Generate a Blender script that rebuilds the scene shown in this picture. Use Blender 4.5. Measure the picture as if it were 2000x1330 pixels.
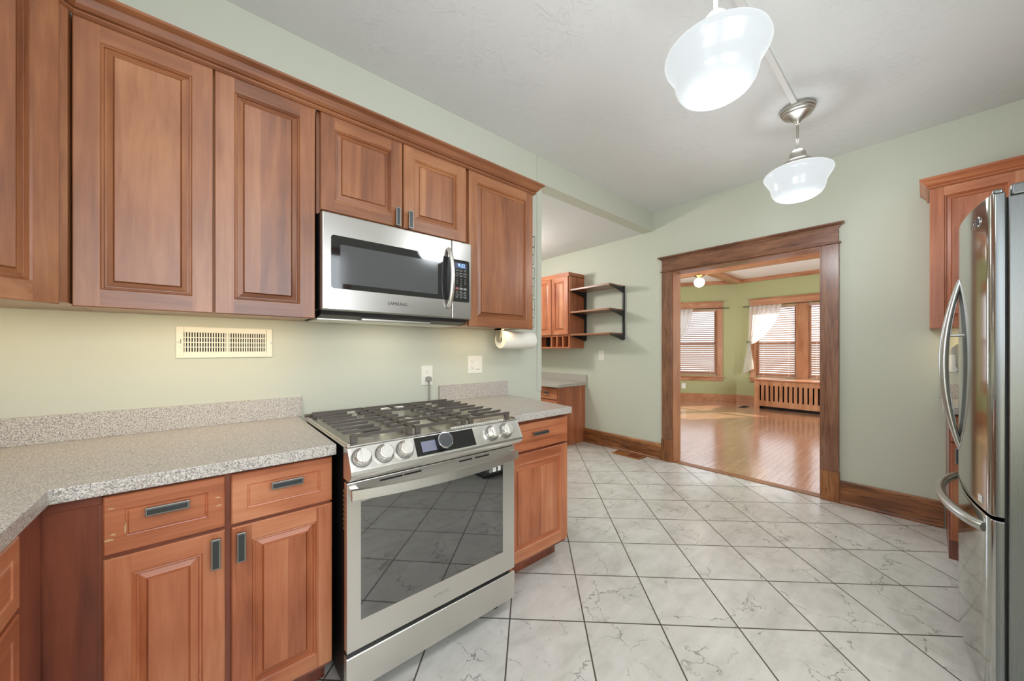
import bpy, bmesh, math, random
from mathutils import Vector, Matrix
R = math.radians
random.seed(7)
for o in list(bpy.data.objects):
    bpy.data.objects.remove(o)
S = bpy.context.scene
COL = S.collection

# ------------------------------------------------------------------ camera, world, light, exposure
TH = R(49.367)
cam_d = bpy.data.cameras.new('camera')
cam_d.sensor_width = 36.0
cam_d.lens = 696.878 / 2000 * 36
cam_d.shift_y = (683.3 - 665.0) / 2000
cam_d.clip_start = 0.02
cam = bpy.data.objects.new('camera', cam_d)
COL.objects.link(cam)
cam.location = (0, 0, 1.22)
cam.rotation_euler = (R(90), 0, TH - R(90))
S.camera = cam

S.view_settings.view_transform = 'Standard'
S.view_settings.look = 'None'
S.view_settings.gamma = 1
S.view_settings.use_curve_mapping = False
S.view_settings.exposure = 0.24

wd = bpy.data.worlds.new('world')
S.world = wd
wd.use_nodes = True
bg = wd.node_tree.nodes['Background']
bg.inputs[0].default_value = (0.90, 0.94, 1.0, 1)
bg.inputs[1].default_value = 1.9
S.cycles.max_bounces = 8
S.cycles.diffuse_bounces = 4
S.cycles.glossy_bounces = 4
S.cycles.sample_clamp_indirect = 6
S.cycles.caustics_reflective = False
S.cycles.caustics_refractive = False

def add_light(name, kind, loc, energy, color=(1, 1, 1), size=None, size_y=None, direction=None, angle=None, spread=None):
    l = bpy.data.lights.new(name, kind)
    l.energy = energy
    l.color = color
    if kind == 'AREA':
        l.shape = 'RECTANGLE'
        l.size = size
        l.size_y = size_y or size
        if spread: l.spread = spread
    elif kind == 'SUN':
        l.angle = angle or R(0.6)
    elif size is not None:
        l.shadow_soft_size = size
    o = bpy.data.objects.new(name, l)
    COL.objects.link(o)
    o.location = loc
    if direction:
        o.rotation_euler = Vector(direction).to_track_quat('-Z', 'Y').to_euler()
    return o

add_light('sun', 'SUN', (12, -2, 6), 15.0, (1, .95, .86), direction=(-.87, .5, -.60))
# added fill lights, set in two unseen added windows behind the camera
add_light('added_fill_back', 'AREA', (.28, -.93, 1.66), 23, (.90, .97, 1.04), 1.7, 1.15, (0, 1, -.22))
add_light('added_fill_side', 'AREA', (-.945, .12, 1.70), 9, (.84, .95, 1.08), 1.0, 1.1, (1, 0, .12))
# added fill lights by two windowless living room walls, out of view
add_light('added_fill_living_right', 'AREA', (6.6, -1.53, 1.5), 100, (.80, .93, 1.1), 2.6, 1.6, (0, 1, 0))
add_light('added_fill_living_left', 'AREA', (6.3, 4.5, 1.5), 80, (.80, .93, 1.1), 2.0, 1.5, (0, -1, 0))
# lamp in the side nook, daylight in its end
add_light('nook_lamp_light', 'POINT', (2.55, 3.55, 2.2), 36, (1, .97, .93), 0.09)

# ------------------------------------------------------------------ materials
def srgb(r, g, b):
    def f(c):
        c /= 255.0
        return c / 12.92 if c <= .04045 else ((c + .055) / 1.055) ** 2.4
    return (f(r), f(g), f(b), 1)

class NT:
    def __init__(s, name):
        s.m = bpy.data.materials.new(name)
        s.m.use_nodes = True
        s.t = s.m.node_tree
        s.b = s.t.nodes['Principled BSDF']
    def n(s, typ, **kw):
        x = s.t.nodes.new(typ)
        for k, v in kw.items():
            setattr(x, k, v)
        return x
    def l(s, a, b):
        s.t.links.new(a, b)
    def math(s, op, a, b=None, clamp=False):
        x = s.n('ShaderNodeMath', operation=op, use_clamp=clamp)
        for i, v in enumerate((a, b)):
            if v is None: continue
            if isinstance(v, (int, float)): x.inputs[i].default_value = v
            else: s.l(v, x.inputs[i])
        return x.outputs[0]
    def mix(s, fac, a, b, blend='MIX'):
        x = s.n('ShaderNodeMix', data_type='RGBA', blend_type=blend)
        for i, v in ((0, fac), (6, a), (7, b)):
            if isinstance(v, (int, float)): x.inputs[i].default_value = v
            elif isinstance(v, tuple): x.inputs[i].default_value = v
            else: s.l(v, x.inputs[i])
        return x.outputs[2]
    def ramp(s, fac, stops):
        x = s.n('ShaderNodeValToRGB')
        e = x.color_ramp.elements
        while len(e) < len(stops): e.new(.5)
        for el, (p, c) in zip(e, stops):
            el.position = p
            el.color = c if len(c) == 4 else (*c, 1)
        s.l(fac, x.inputs[0])
        return x.outputs[0]
    def noise(s, vec, scale, detail=4, rough=.55, dist=0.0):
        x = s.n('ShaderNodeTexNoise')
        x.inputs['Scale'].default_value = scale
        x.inputs['Detail'].default_value = detail
        x.inputs['Roughness'].default_value = rough
        x.inputs['Distortion'].default_value = dist
        if vec is not None: s.l(vec, x.inputs['Vector'])
        return x.outputs[0]
    def mapping(s, vec, scale=(1, 1, 1), loc=(0, 0, 0), rot=(0, 0, 0)):
        x = s.n('ShaderNodeMapping')
        x.inputs['Scale'].default_value = scale
        x.inputs['Location'].default_value = loc
        x.inputs['Rotation'].default_value = rot
        s.l(vec, x.inputs['Vector'])
        return x.outputs[0]
    def bump(s, h, strength=.2, dist=.01):
        x = s.n('ShaderNodeBump')
        x.inputs['Strength'].default_value = strength
        x.inputs['Distance'].default_value = dist
        s.l(h, x.inputs['Height'])
        s.l(x.outputs[0], s.b.inputs['Normal'])
    def set(s, **kw):
        names = dict(col='Base Color', rough='Roughness', metal='Metallic', spec='Specular IOR Level', coat='Coat Weight',
                     coatr='Coat Roughness', em='Emission Color', ems='Emission Strength', alpha='Alpha', trans='Transmission Weight', ior='IOR', aniso='Anisotropic')
        for k, v in kw.items():
            i = s.b.inputs[names[k]]
            if isinstance(v, (int, float, tuple)): i.default_value = v
            else: s.l(v, i)
        return s.m

def plain(name, col, rough=.5, metal=0, **kw):
    return NT(name).set(col=col, rough=rough, metal=metal, **kw)

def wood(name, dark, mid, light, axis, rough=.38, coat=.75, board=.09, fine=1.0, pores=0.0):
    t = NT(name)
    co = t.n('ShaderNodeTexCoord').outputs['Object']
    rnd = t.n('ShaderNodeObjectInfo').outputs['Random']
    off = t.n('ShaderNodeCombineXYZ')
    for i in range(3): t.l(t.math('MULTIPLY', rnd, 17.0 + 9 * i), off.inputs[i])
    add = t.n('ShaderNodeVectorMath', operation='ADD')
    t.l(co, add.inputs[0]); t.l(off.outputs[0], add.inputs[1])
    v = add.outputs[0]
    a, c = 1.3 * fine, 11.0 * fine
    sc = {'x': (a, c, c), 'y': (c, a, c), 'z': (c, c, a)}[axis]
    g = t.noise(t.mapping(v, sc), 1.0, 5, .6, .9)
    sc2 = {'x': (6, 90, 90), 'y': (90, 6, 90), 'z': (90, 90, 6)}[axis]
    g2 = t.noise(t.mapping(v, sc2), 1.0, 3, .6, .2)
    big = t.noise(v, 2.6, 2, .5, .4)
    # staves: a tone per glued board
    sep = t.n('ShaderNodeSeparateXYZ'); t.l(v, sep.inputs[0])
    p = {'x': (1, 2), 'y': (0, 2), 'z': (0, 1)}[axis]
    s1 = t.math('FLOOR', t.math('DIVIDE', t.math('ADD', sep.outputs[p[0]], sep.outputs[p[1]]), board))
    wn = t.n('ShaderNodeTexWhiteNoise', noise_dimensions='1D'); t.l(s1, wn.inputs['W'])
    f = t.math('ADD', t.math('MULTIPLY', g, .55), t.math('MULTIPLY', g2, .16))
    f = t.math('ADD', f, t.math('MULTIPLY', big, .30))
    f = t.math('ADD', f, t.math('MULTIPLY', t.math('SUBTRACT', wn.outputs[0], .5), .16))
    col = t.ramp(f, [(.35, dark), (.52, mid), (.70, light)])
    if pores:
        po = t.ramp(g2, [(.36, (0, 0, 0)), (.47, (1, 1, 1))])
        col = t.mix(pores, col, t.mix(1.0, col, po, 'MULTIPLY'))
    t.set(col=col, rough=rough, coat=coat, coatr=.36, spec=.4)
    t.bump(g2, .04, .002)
    return t.m

CH = (srgb(106, 58, 30), srgb(141, 85, 48), srgb(170, 115, 74))
CHB = (srgb(146, 76, 42), srgb(184, 110, 72), srgb(206, 142, 102))  # redder cherry, its colour also brightened in place of stronger light
WZ = wood('cherry_wood_vertical', *CH, 'z')
WX = wood('cherry_wood_along_x', *CH, 'x')
WY = wood('cherry_wood_along_y', *CH, 'y')
BZ = wood('red_cherry_lit_vertical', *CHB, 'z', coat=.5)
BX = wood('red_cherry_lit_along_x', *CHB, 'x', coat=.5)
BY = wood('red_cherry_lit_along_y', *CHB, 'y', coat=.5)
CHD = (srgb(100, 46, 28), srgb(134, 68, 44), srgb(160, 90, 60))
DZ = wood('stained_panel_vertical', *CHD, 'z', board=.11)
DX = wood('stained_panel_along_x', *CHD, 'x')
OK = (srgb(112, 64, 32), srgb(158, 100, 56), srgb(190, 132, 82))
OX = wood('oak_along_x', *OK, 'x', .35, .2, .2, 1.3, .55)
OY = wood('oak_along_y', *OK, 'y', .35, .2, .2, 1.3, .55)
OZ = wood('oak_vertical', *OK, 'z', .35, .2, .2, 1.3, .55)
CA = (srgb(100, 64, 46), srgb(136, 92, 68), srgb(158, 116, 90))
CY = wood('dark_oak_along_y', *CA, 'y', .25, .4, .3, 1.2, .3)
CZ = wood('dark_oak_vertical', *CA, 'z', .25, .4, .3, 1.2, .3)
LW = (srgb(156, 98, 62), srgb(184, 126, 88), srgb(204, 152, 112))
LY = wood('honey_trim_along_y', *LW, 'y', .3, .3, .3)
LZ = wood('honey_trim_vertical', *LW, 'z', .3, .3, .3)
LX = wood('honey_trim_along_x', *LW, 'x', .3, .3, .3)

def paint(name, col, bumpy=.05, scale=160, rough=.6):
    t = NT(name)
    co = t.n('ShaderNodeTexCoord').outputs['Object']
    n = t.noise(co, scale, 3, .6)
    t.set(col=col, rough=rough, spec=.3)
    t.bump(n, bumpy, .004)
    return t.m
PAINT = paint('sage_wall_paint', srgb(201, 203, 187))
OLIVE = paint('olive_wall_paint', srgb(174, 171, 122))
WHITE = plain('white_plastic', srgb(236, 234, 224), .35)
CREAM = plain('cream_enamel', srgb(232, 226, 206), .4)

def ceiling_mat():
    t = NT('textured_ceiling')
    co = t.n('ShaderNodeTexCoord').outputs['Object']
    n1 = t.noise(co, 14, 6, .65, 1.6)
    n2 = t.noise(co, 3.0, 2, .5)
    h = t.math('MULTIPLY', t.ramp(n1, [(.5, (0, 0, 0)), (.62, (1, 1, 1))]), t.ramp(n2, [(.42, (0, 0, 0)), (.6, (1, 1, 1))]))
    t.set(col=srgb(226, 226, 224), rough=.8, spec=.2)
    t.bump(h, .35, .006)
    return t.m
CEIL = ceiling_mat()

def tile_mat():
    t = NT('marble_floor_tile')
    co = t.n('ShaderNodeTexCoord').outputs['Object']
    size, ang = .33544, R(-43.64)
    sub = t.n('ShaderNodeVectorMath', operation='SUBTRACT')
    t.l(co, sub.inputs[0]); sub.inputs[1].default_value = (1.5210, 1.2461, 0)
    rv = t.n('ShaderNodeVectorRotate', rotation_type='Z_AXIS'); t.l(sub.outputs[0], rv.inputs['Vector']); rv.inputs['Angle'].default_value = -ang
    uv = t.n('ShaderNodeVectorMath', operation='SCALE'); t.l(rv.outputs[0], uv.inputs[0]); uv.inputs['Scale'].default_value = 1 / size
    sp = t.n('ShaderNodeSeparateXYZ'); t.l(uv.outputs[0], sp.inputs[0])
    fu = t.math('FRACT', sp.outputs[0]); fv = t.math('FRACT', sp.outputs[1])
    du = t.math('MINIMUM', fu, t.math('SUBTRACT', 1.0, fu)); dv = t.math('MINIMUM', fv, t.math('SUBTRACT', 1.0, fv))
    d = t.math('MINIMUM', du, dv)
    grout = t.math('LESS_THAN', d, .0095)
    cell = t.n('ShaderNodeCombineXYZ')
    t.l(t.math('FLOOR', sp.outputs[0]), cell.inputs[0]); t.l(t.math('FLOOR', sp.outputs[1]), cell.inputs[1])
    wn = t.n('ShaderNodeTexWhiteNoise', noise_dimensions='3D'); t.l(cell.outputs[0], wn.inputs[0])
    jump = t.n('ShaderNodeVectorMath', operation='MULTIPLY_ADD')
    t.l(wn.outputs['Color'], jump.inputs[0]); jump.inputs[1].default_value = (23, 23, 23); t.l(co, jump.inputs[2])
    v = jump.outputs[0]
    cloud = t.noise(v, 4.5, 5, .6, .8)
    streak = t.noise(t.mapping(v, (5, 22, 5), rot=(0, 0, .5)), 1.0, 4, .6, .5)
    base = t.ramp(t.math('ADD', t.math('MULTIPLY', cloud, .65), t.math('MULTIPLY', streak, .35)),
                  [(.30, srgb(194, 191, 182)), (.48, srgb(214, 211, 203)), (.68, srgb(227, 224, 217))])
    # veins: crack lines, broken up
    dn = t.n('ShaderNodeTexNoise'); dn.inputs['Scale'].default_value = 9; dn.inputs['Detail'].default_value = 5; dn.inputs['Roughness'].default_value = .65; t.l(v, dn.inputs['Vector'])
    dm = t.n('ShaderNodeVectorMath', operation='MULTIPLY_ADD'); t.l(dn.outputs['Color'], dm.inputs[0]); dm.inputs[1].default_value = (.16, .16, .16); t.l(v, dm.inputs[2])
    vo = t.n('ShaderNodeTexVoronoi', feature='DISTANCE_TO_EDGE'); vo.inputs['Scale'].default_value = 4.2; t.l(dm.outputs[0], vo.inputs['Vector'])
    line = t.ramp(vo.outputs['Distance'], [(.0, (1, 1, 1)), (.013, (0, 0, 0))])
    mask = t.ramp(t.noise(v, 6.0, 3, .6), [(.44, (0, 0, 0)), (.58, (1, 1, 1))])
    spk = t.ramp(t.noise(v, 48, 3, .6), [(.70, (0, 0, 0)), (.76, (1, 1, 1))])
    vein = t.math('MULTIPLY', line, mask)
    vein = t.math('MAXIMUM', t.math('MULTIPLY', vein, .8), t.math('MULTIPLY', spk, .45))
    col = t.mix(vein, base, srgb(96, 90, 82))
    col = t.mix(grout, col, srgb(84, 77, 66))
    rough = t.math('ADD', t.math('MULTIPLY', grout, .5), .17)
    t.set(col=col, rough=rough, spec=.5)
    t.bump(t.math('SUBTRACT', 1.0, grout), .25, .002)
    return t.m
TILE = tile_mat()

def plank_mat():
    t = NT('hardwood_strips')
    co = t.n('ShaderNodeTexCoord').outputs['Object']
    br = t.n('ShaderNodeTexBrick')
    br.offset = .37; br.offset_frequency = 2; br.squash = 1
    br.inputs['Scale'].default_value = 1
    br.inputs['Mortar Size'].default_value = .0014
    br.inputs['Mortar Smooth'].default_value = .1
    br.inputs['Bias'].default_value = 0
    br.inputs['Brick Width'].default_value = .92
    br.inputs['Row Height'].default_value = .057
    br.inputs['Color1'].default_value = srgb(192, 142, 108)
    br.inputs['Color2'].default_value = srgb(164, 112, 80)
    br.inputs['Mortar'].default_value = srgb(84, 48, 28)
    t.l(co, br.inputs['Vector'])
    g = t.noise(t.mapping(co, (4, 60, 4)), 1, 4, .6, .4)
    col = t.mix(.35, br.outputs['Color'], t.ramp(g, [(.3, srgb(132, 84, 58)), (.7, srgb(208, 162, 126))]), 'MIX')
    t.set(col=col, rough=.2, coat=1.0, coatr=.16, spec=.6)
    wv = t.noise(t.mapping(co, (1.5, 26, 1)), 1, 3, .6, .3)
    t.bump(t.math('SUBTRACT', t.math('MULTIPLY', wv, .8), br.outputs['Fac']), .35, .0022)
    t.l(t.b.inputs['Normal'].links[0].from_socket, t.b.inputs['Coat Normal'])
    return t.m
PLANK = plank_mat()

def laminate(name):
    t = NT(name)
    co = t.n('ShaderNodeTexCoord').outputs['Object']
    n = t.noise(co, 300, 3, .6, .8)
    n2 = t.noise(co, 190, 2, .5, .5)
    c = t.ramp(n, [(.36, srgb(110, 104, 100)), (.46, srgb(168, 161, 154)), (.54, srgb(208, 201, 191)), (.66, srgb(224, 217, 207))])
    c = t.mix(t.ramp(n2, [(.60, (0, 0, 0)), (.66, (1, 1, 1))]), c, srgb(150, 138, 132))
    t.set(col=c, rough=.33, spec=.45)
    return t.m
LAM = laminate('speckled_laminate')

def steel(name, col, rough, axis=None, amount=.10):
    t = NT(name)
    co = t.n('ShaderNodeTexCoord').outputs['Object']
    sc = {'x': (2, 300, 300), 'z': (300, 300, 2), None: (60, 60, 60)}[axis]
    n = t.noise(t.mapping(co, sc), 1, 3, .6)
    t.set(col=col, metal=1.0, rough=t.math('ADD', t.math('MULTIPLY', n, amount), rough))
    t.bump(n, .015, .001)
    return t.m
STEEL = steel('brushed_steel', srgb(216, 213, 207), .25, 'x')
STEEL_W = steel('microwave_steel', srgb(180, 177, 172), .25, 'x')
STEEL_M = steel('satin_steel', srgb(224, 221, 215), .30, 'x', .06)
FRIDGE = steel('fridge_steel', srgb(178, 179, 175), .09, 'z', .035)
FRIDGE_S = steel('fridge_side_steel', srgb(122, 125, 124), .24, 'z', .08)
FRIDGE_H = steel('fridge_handle_metal', srgb(190, 192, 190), .26, 'z', .06)
NICKEL = steel('brushed_nickel', srgb(190, 186, 178), .28)
PEWTER = steel('pewter', srgb(150, 148, 144), .32)
PEWTER_D = plain('blackened_pewter', srgb(70, 74, 74), .35, .6)
IRON = plain('cast_iron', srgb(96, 89, 82), .42, .3)
BLACK = plain('black_plastic', srgb(20, 20, 21), .4)
DARK = plain('dark_void', srgb(24, 18, 15), .8)
GLASSB = plain('black_glass', srgb(26, 26, 27), .04, spec=.8)
OVENGL = plain('oven_window_glass', srgb(22, 22, 22), .03, spec=1.0, ior=2.0)
BLKMETAL = plain('black_painted_metal', srgb(34, 34, 36), .4, .3)
WIRE = plain('grey_green_wire', srgb(86, 98, 90), .45, .6)
GREYP = plain('grey_plastic', srgb(128, 128, 124), .45)
PAPER = plain('paper_towel', srgb(244, 240, 228), .9)
CHROME = plain('chrome', srgb(220, 220, 222), .08, 1)
MESHGL = plain('microwave_screen', srgb(76, 77, 78), .12, spec=.7)
LETTER = plain('dark_lettering', srgb(60, 60, 62), .5)
WLETTER = plain('white_lettering', srgb(205, 205, 205), .5)
BLUELED = plain('blue_display_digits', srgb(120, 170, 255), .5, em=srgb(140, 185, 255), ems=1.6)
STICK = plain('white_sticker', srgb(225, 225, 222), .5)
REDKEY = plain('red_key', srgb(150, 60, 62), .5)
RUBBER = plain('rubber', srgb(30, 30, 30), .7)
CORD = plain('grey_cord', srgb(150, 148, 142), .6)
SHADE = plain('opal_glass', srgb(98, 102, 104), .22, em=srgb(240, 246, 248), ems=.64, spec=.5)
BULB = plain('lit_opal_globe', srgb(255, 250, 240), .3, em=(1, .93, .82, 1), ems=4.0)

def curtain_mat():
    t = NT('sheer_lace')
    co = t.n('ShaderNodeTexCoord').outputs['Object']
    vo = t.n('ShaderNodeTexVoronoi'); vo.inputs['Scale'].default_value = 40; t.l(co, vo.inputs['Vector'])
    tr = t.n('ShaderNodeBsdfTranslucent'); tr.inputs[0].default_value = srgb(250, 248, 242)
    df = t.n('ShaderNodeBsdfDiffuse'); df.inputs[0].default_value = srgb(250, 248, 242)
    tp = t.n('ShaderNodeBsdfTransparent')
    m1 = t.n('ShaderNodeMixShader'); m1.inputs[0].default_value = .7; t.l(df.outputs[0], m1.inputs[1]); t.l(tr.outputs[0], m1.inputs[2])
    m2 = t.n('ShaderNodeMixShader'); t.l(t.ramp(vo.outputs[0], [(.15, (.3, .3, .3)), (.4, (.03, .03, .03))]), m2.inputs[0])
    t.l(m1.outputs[0], m2.inputs[1]); t.l(tp.outputs[0], m2.inputs[2])
    t.l(m2.outputs[0], t.t.nodes['Material Output'].inputs[0])
    return t.m
LACE = curtain_mat()

def blind_mat():
    t = NT('blind_slat')
    tr = t.n('ShaderNodeBsdfTranslucent'); tr.inputs[0].default_value = srgb(226, 178, 140)
    m1 = t.n('ShaderNodeMixShader'); m1.inputs[0].default_value = .22
    t.set(col=srgb(206, 164, 134), rough=.4)
    t.l(t.b.outputs[0], m1.inputs[1]); t.l(tr.outputs[0], m1.inputs[2])
    t.l(m1.outputs[0], t.t.nodes['Material Output'].inputs[0])
    return t.m
SLAT = blind_mat()

def pane_mat():
    t = NT('window_glass')
    tp = t.n('ShaderNodeBsdfTransparent'); gl = t.n('ShaderNodeBsdfGlossy'); gl.inputs['Roughness'].default_value = .02
    fr = t.n('ShaderNodeFresnel'); fr.inputs[0].default_value = 1.45
    m = t.n('ShaderNodeMixShader'); t.l(fr.outputs[0], m.inputs[0]); t.l(tp.outputs[0], m.inputs[1]); t.l(gl.outputs[0], m.inputs[2])
    t.l(m.outputs[0], t.t.nodes['Material Output'].inputs[0])
    return t.m
PANE = pane_mat()

# ------------------------------------------------------------------ helpers
ORG = {}
def empty(name, loc):
    o = bpy.data.objects.new(name, None)
    o.empty_display_size = .05
    COL.objects.link(o)
    o.location = loc
    ORG[o] = Vector(loc)
    return o
def tag(o, label, cat, group=None):
    o['label'] = label; o['category'] = cat
    if group: o['group'] = group
    return o
def thing(name, label, cat, loc, group=None):
    return tag(empty(name, loc), label, cat, group)
def BM(): return bmesh.new()
def obj(name, bm, mats, parent=None, bevel=0, seg=2, smooth=False, label=None, fix=True):
    if fix: bmesh.ops.recalc_face_normals(bm, faces=bm.faces[:])
    mn = Vector((min(v.co.x for v in bm.verts), min(v.co.y for v in bm.verts), min(v.co.z for v in bm.verts)))
    bmesh.ops.translate(bm, verts=bm.verts[:], vec=-mn)
    me = bpy.data.meshes.new(name)
    if smooth:
        for f in bm.faces: f.smooth = True
    bm.to_mesh(me); bm.free()
    for m in (mats if isinstance(mats, (list, tuple)) else [mats]): me.materials.append(m)
    o = bpy.data.objects.new(name, me)
    COL.objects.link(o)
    ORG[o] = mn
    if parent:
        o.parent = parent
        o.location = mn - ORG[parent]
    else:
        o.location = mn
    if bevel:
        md = o.modifiers.new('bevel', 'BEVEL'); md.width = bevel; md.segments = seg; md.limit_method = 'ANGLE'; md.angle_limit = R(40)
    if smooth and bevel == 0:
        try: me.set_sharp_from_angle(angle=R(40))
        except Exception: pass
    if label: o['label'] = label
    return o
def struct(name, bm, mats, **kw):
    o = obj(name, bm, mats, **kw); o['kind'] = 'structure'; return o

def quad(bm, pts, mi=0):
    f = bm.faces.new([bm.verts.new(p) for p in pts]); f.material_index = mi; return f
def box(bm, x0, x1, y0, y1, z0, z1, mi=0):
    c = [bm.verts.new(p) for p in ((x0, y0, z0), (x1, y0, z0), (x1, y1, z0), (x0, y1, z0), (x0, y0, z1), (x1, y0, z1), (x1, y1, z1), (x0, y1, z1))]
    for q in ((0, 3, 2, 1), (4, 5, 6, 7), (0, 1, 5, 4), (1, 2, 6, 5), (2, 3, 7, 6), (3, 0, 4, 7)):
        f = bm.faces.new([c[i] for i in q]); f.material_index = mi
    return bm
def bx(*a): return box(BM(), *a)
class Fr:   # local frame: u right, v up, w outward
    def __init__(s, o, u, v, w): s.o, s.u, s.v, s.w = Vector(o), Vector(u), Vector(v), Vector(w)
    def p(s, u, v, w=0): return s.o + s.u * u + s.v * v + s.w * w
def fbox(bm, F, u0, u1, v0, v1, w0, w1, mi=0):
    c = [bm.verts.new(F.p(*p)) for p in ((u0, v0, w0), (u1, v0, w0), (u1, v1, w0), (u0, v1, w0), (u0, v0, w1), (u1, v0, w1), (u1, v1, w1), (u0, v1, w1))]
    for q in ((0, 3, 2, 1), (4, 5, 6, 7), (0, 1, 5, 4), (1, 2, 6, 5), (2, 3, 7, 6), (3, 0, 4, 7)):
        f = bm.faces.new([c[i] for i in q]); f.material_index = mi
def prism(bm, F, poly, w0, w1, mi=0):   # polygon in (u,v), extruded along w
    a = [bm.verts.new(F.p(u, v, w0)) for u, v in poly]; b = [bm.verts.new(F.p(u, v, w1)) for u, v in poly]
    n = len(poly)
    for f in (bm.faces.new(a[::-1]), bm.faces.new(b)): f.material_index = mi
    for i in range(n):
        f = bm.faces.new((a[i], a[(i + 1) % n], b[(i + 1) % n], b[i])); f.material_index = mi
    return bm
def lathe(bm, c, prof, seg=32, axis='z', mi=0, F=None, cap=True):
    rings = []
    for r, h in prof:
        ring = []
        for i in range(seg):
            a = 2 * math.pi * i / seg
            if F: p = F.p(r * math.cos(a), r * math.sin(a), h)
            else: p = Vector(c) + Vector((r * math.cos(a), r * math.sin(a), h))
            ring.append(bm.verts.new(p))
        rings.append(ring)
    for a, b in zip(rings, rings[1:]):
        for i in range(seg):
            f = bm.faces.new((a[i], a[(i + 1) % seg], b[(i + 1) % seg], b[i])); f.material_index = mi
    if not cap: rings.append(rings[0]); prof = prof
    for rg in ((rings[0], rings[-1]) if cap else ()):
        f = bm.faces.new(rg); f.material_index = mi
    if not cap:
        a, b = rings[-2], rings[0]
        for i in range(seg): bm.faces.new((a[i], a[(i + 1) % seg], b[(i + 1) % seg], b[i]))
    return bm
def tube(bm, pts, r, seg=8, mi=0, flat=1.0, up=None):
    pts = [Vector(p) for p in pts]; rings = []
    for i, p in enumerate(pts):
        d = (pts[min(i + 1, len(pts) - 1)] - pts[max(i - 1, 0)]).normalized()
        u = Vector(up) if up else (Vector((0, 0, 1)) if abs(d.z) < .9 else Vector((1, 0, 0)))
        s = d.cross(u).normalized(); u = s.cross(d).normalized()
        rr = r[i] if isinstance(r, (list, tuple)) else r
        rings.append([bm.verts.new(p + s * rr * math.cos(2 * math.pi * k / seg) + u * rr * flat * math.sin(2 * math.pi * k / seg)) for k in range(seg)])
    for a, b in zip(rings, rings[1:]):
        for k in range(seg):
            f = bm.faces.new((a[k], a[(k + 1) % seg], b[(k + 1) % seg], b[k])); f.material_index = mi
    for rg in (rings[0][::-1], rings[-1]):
        f = bm.faces.new(rg); f.material_index = mi
    return bm
def sweep(bm, path, prof, mi=0, closed_ends=True):
    """profile (out, z) swept along an XY path; out is to the right of travel"""
    n = len(path); P = [Vector((*p, 0)) for p in path]; rings = []
    for i in range(n):
        d0 = (P[i] - P[i - 1]).normalized() if i else None
        d1 = (P[i + 1] - P[i]).normalized() if i < n - 1 else None
        if d0 is None: d0 = d1
        if d1 is None: d1 = d0
        n0 = Vector((d0.y, -d0.x, 0)); n1 = Vector((d1.y, -d1.x, 0))
        m = (n0 + n1); m = m / m.dot(n0)
        rings.append([bm.verts.new(P[i] + m * o + Vector((0, 0, z))) for o, z in prof])
    k = len(prof)
    for a, b in zip(rings, rings[1:]):
        for j in range(k):
            f = bm.faces.new((a[j], a[(j + 1) % k], b[(j + 1) % k], b[j])); f.material_index = mi
    if closed_ends:
        bm.faces.new(rings[0]); bm.faces.new(rings[-1][::-1])
    return bm
def frect(bm, F, r0, w0, r1, w1, mi=(0, 1)):
    a = [(r0[0], r0[1]), (r0[2], r0[1]), (r0[2], r0[3]), (r0[0], r0[3])]
    b = [(r1[0], r1[1]), (r1[2], r1[1]), (r1[2], r1[3]), (r1[0], r1[3])]
    for i in range(4):
        j = (i + 1) % 4
        f = bm.faces.new([bm.verts.new(F.p(*a[i], w0)), bm.verts.new(F.p(*a[j], w0)), bm.verts.new(F.p(*b[j], w1)), bm.verts.new(F.p(*b[i], w1))])
        f.material_index = mi[1] if i in (0, 2) else mi[0]
def inset(r, d): return (r[0] + d, r[1] + d, r[2] - d, r[3] - d)
def panel_front(F, w, h, t=.02, fw=.057, margin=.017, kind='door'):
    """raised-panel front; material 0 vertical grain, 1 horizontal grain"""
    bm = BM(); r = (0, 0, w, h); m = (0, 1) if kind == 'door' else (1, 1)
    c = 0 if kind == 'door' else 1
    f = bm.faces.new([bm.verts.new(F.p(*p)) for p in ((0, 0, 0), (0, h, 0), (w, h, 0), (w, 0, 0))]); f.material_index = m[0]
    frect(bm, F, r, 0, r, t - .003, m)
    r1 = inset(r, .003); frect(bm, F, r, t - .003, r1, t, m)
    r2 = inset(r, fw)
    if kind == 'door':   # stiles run through, rails butt between
        fl = [((r1[0], r1[1]), (r2[0], r1[3]), 0), ((r2[2], r1[1]), (r1[2], r1[3]), 0), ((r2[0], r1[1]), (r2[2], r2[1]), 1), ((r2[0], r2[3]), (r2[2], r1[3]), 1)]
        for (a, b), (a2, b2), mi in fl:
            q = bm.faces.new([bm.verts.new(F.p(*p, t)) for p in ((a, b), (a2, b), (a2, b2), (a, b2))]); q.material_index = mi
        steps = [(0, t), (.0035, t - .0045), (.0075, t - .0035), (.010, t - .0105), (.0125, t - .0105), (.010 + margin, t - .0055), (.011 + margin, t - .0075), (.0145 + margin, t - .001)]
    else:
        frect(bm, F, r1, t, r2, t, m)
        steps = [(0, t), (.002, t - .003), (.005, t - .004), (.008, t - .001)]
    for (d0, w0), (d1, w1) in zip(steps, steps[1:]):
        frect(bm, F, inset(r2, d0), w0, inset(r2, d1), w1, m)
    rr = inset(r2, steps[-1][0])
    q = bm.faces.new([bm.verts.new(F.p(*p, steps[-1][1])) for p in ((rr[0], rr[1]), (rr[2], rr[1]), (rr[2], rr[3]), (rr[0], rr[3]))]); q.material_index = c
    bmesh.ops.remove_doubles(bm, verts=bm.verts[:], dist=.00005)
    return bm
def door_part(parent, F, w, h, kind='door', mats=None, name=None, **kw):
    nm = name or ('door' if kind == 'door' else 'drawer')
    return obj(nm, panel_front(F, w, h, kind=kind, **kw), mats or [WZ, WX], parent, fix=True)
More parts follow.
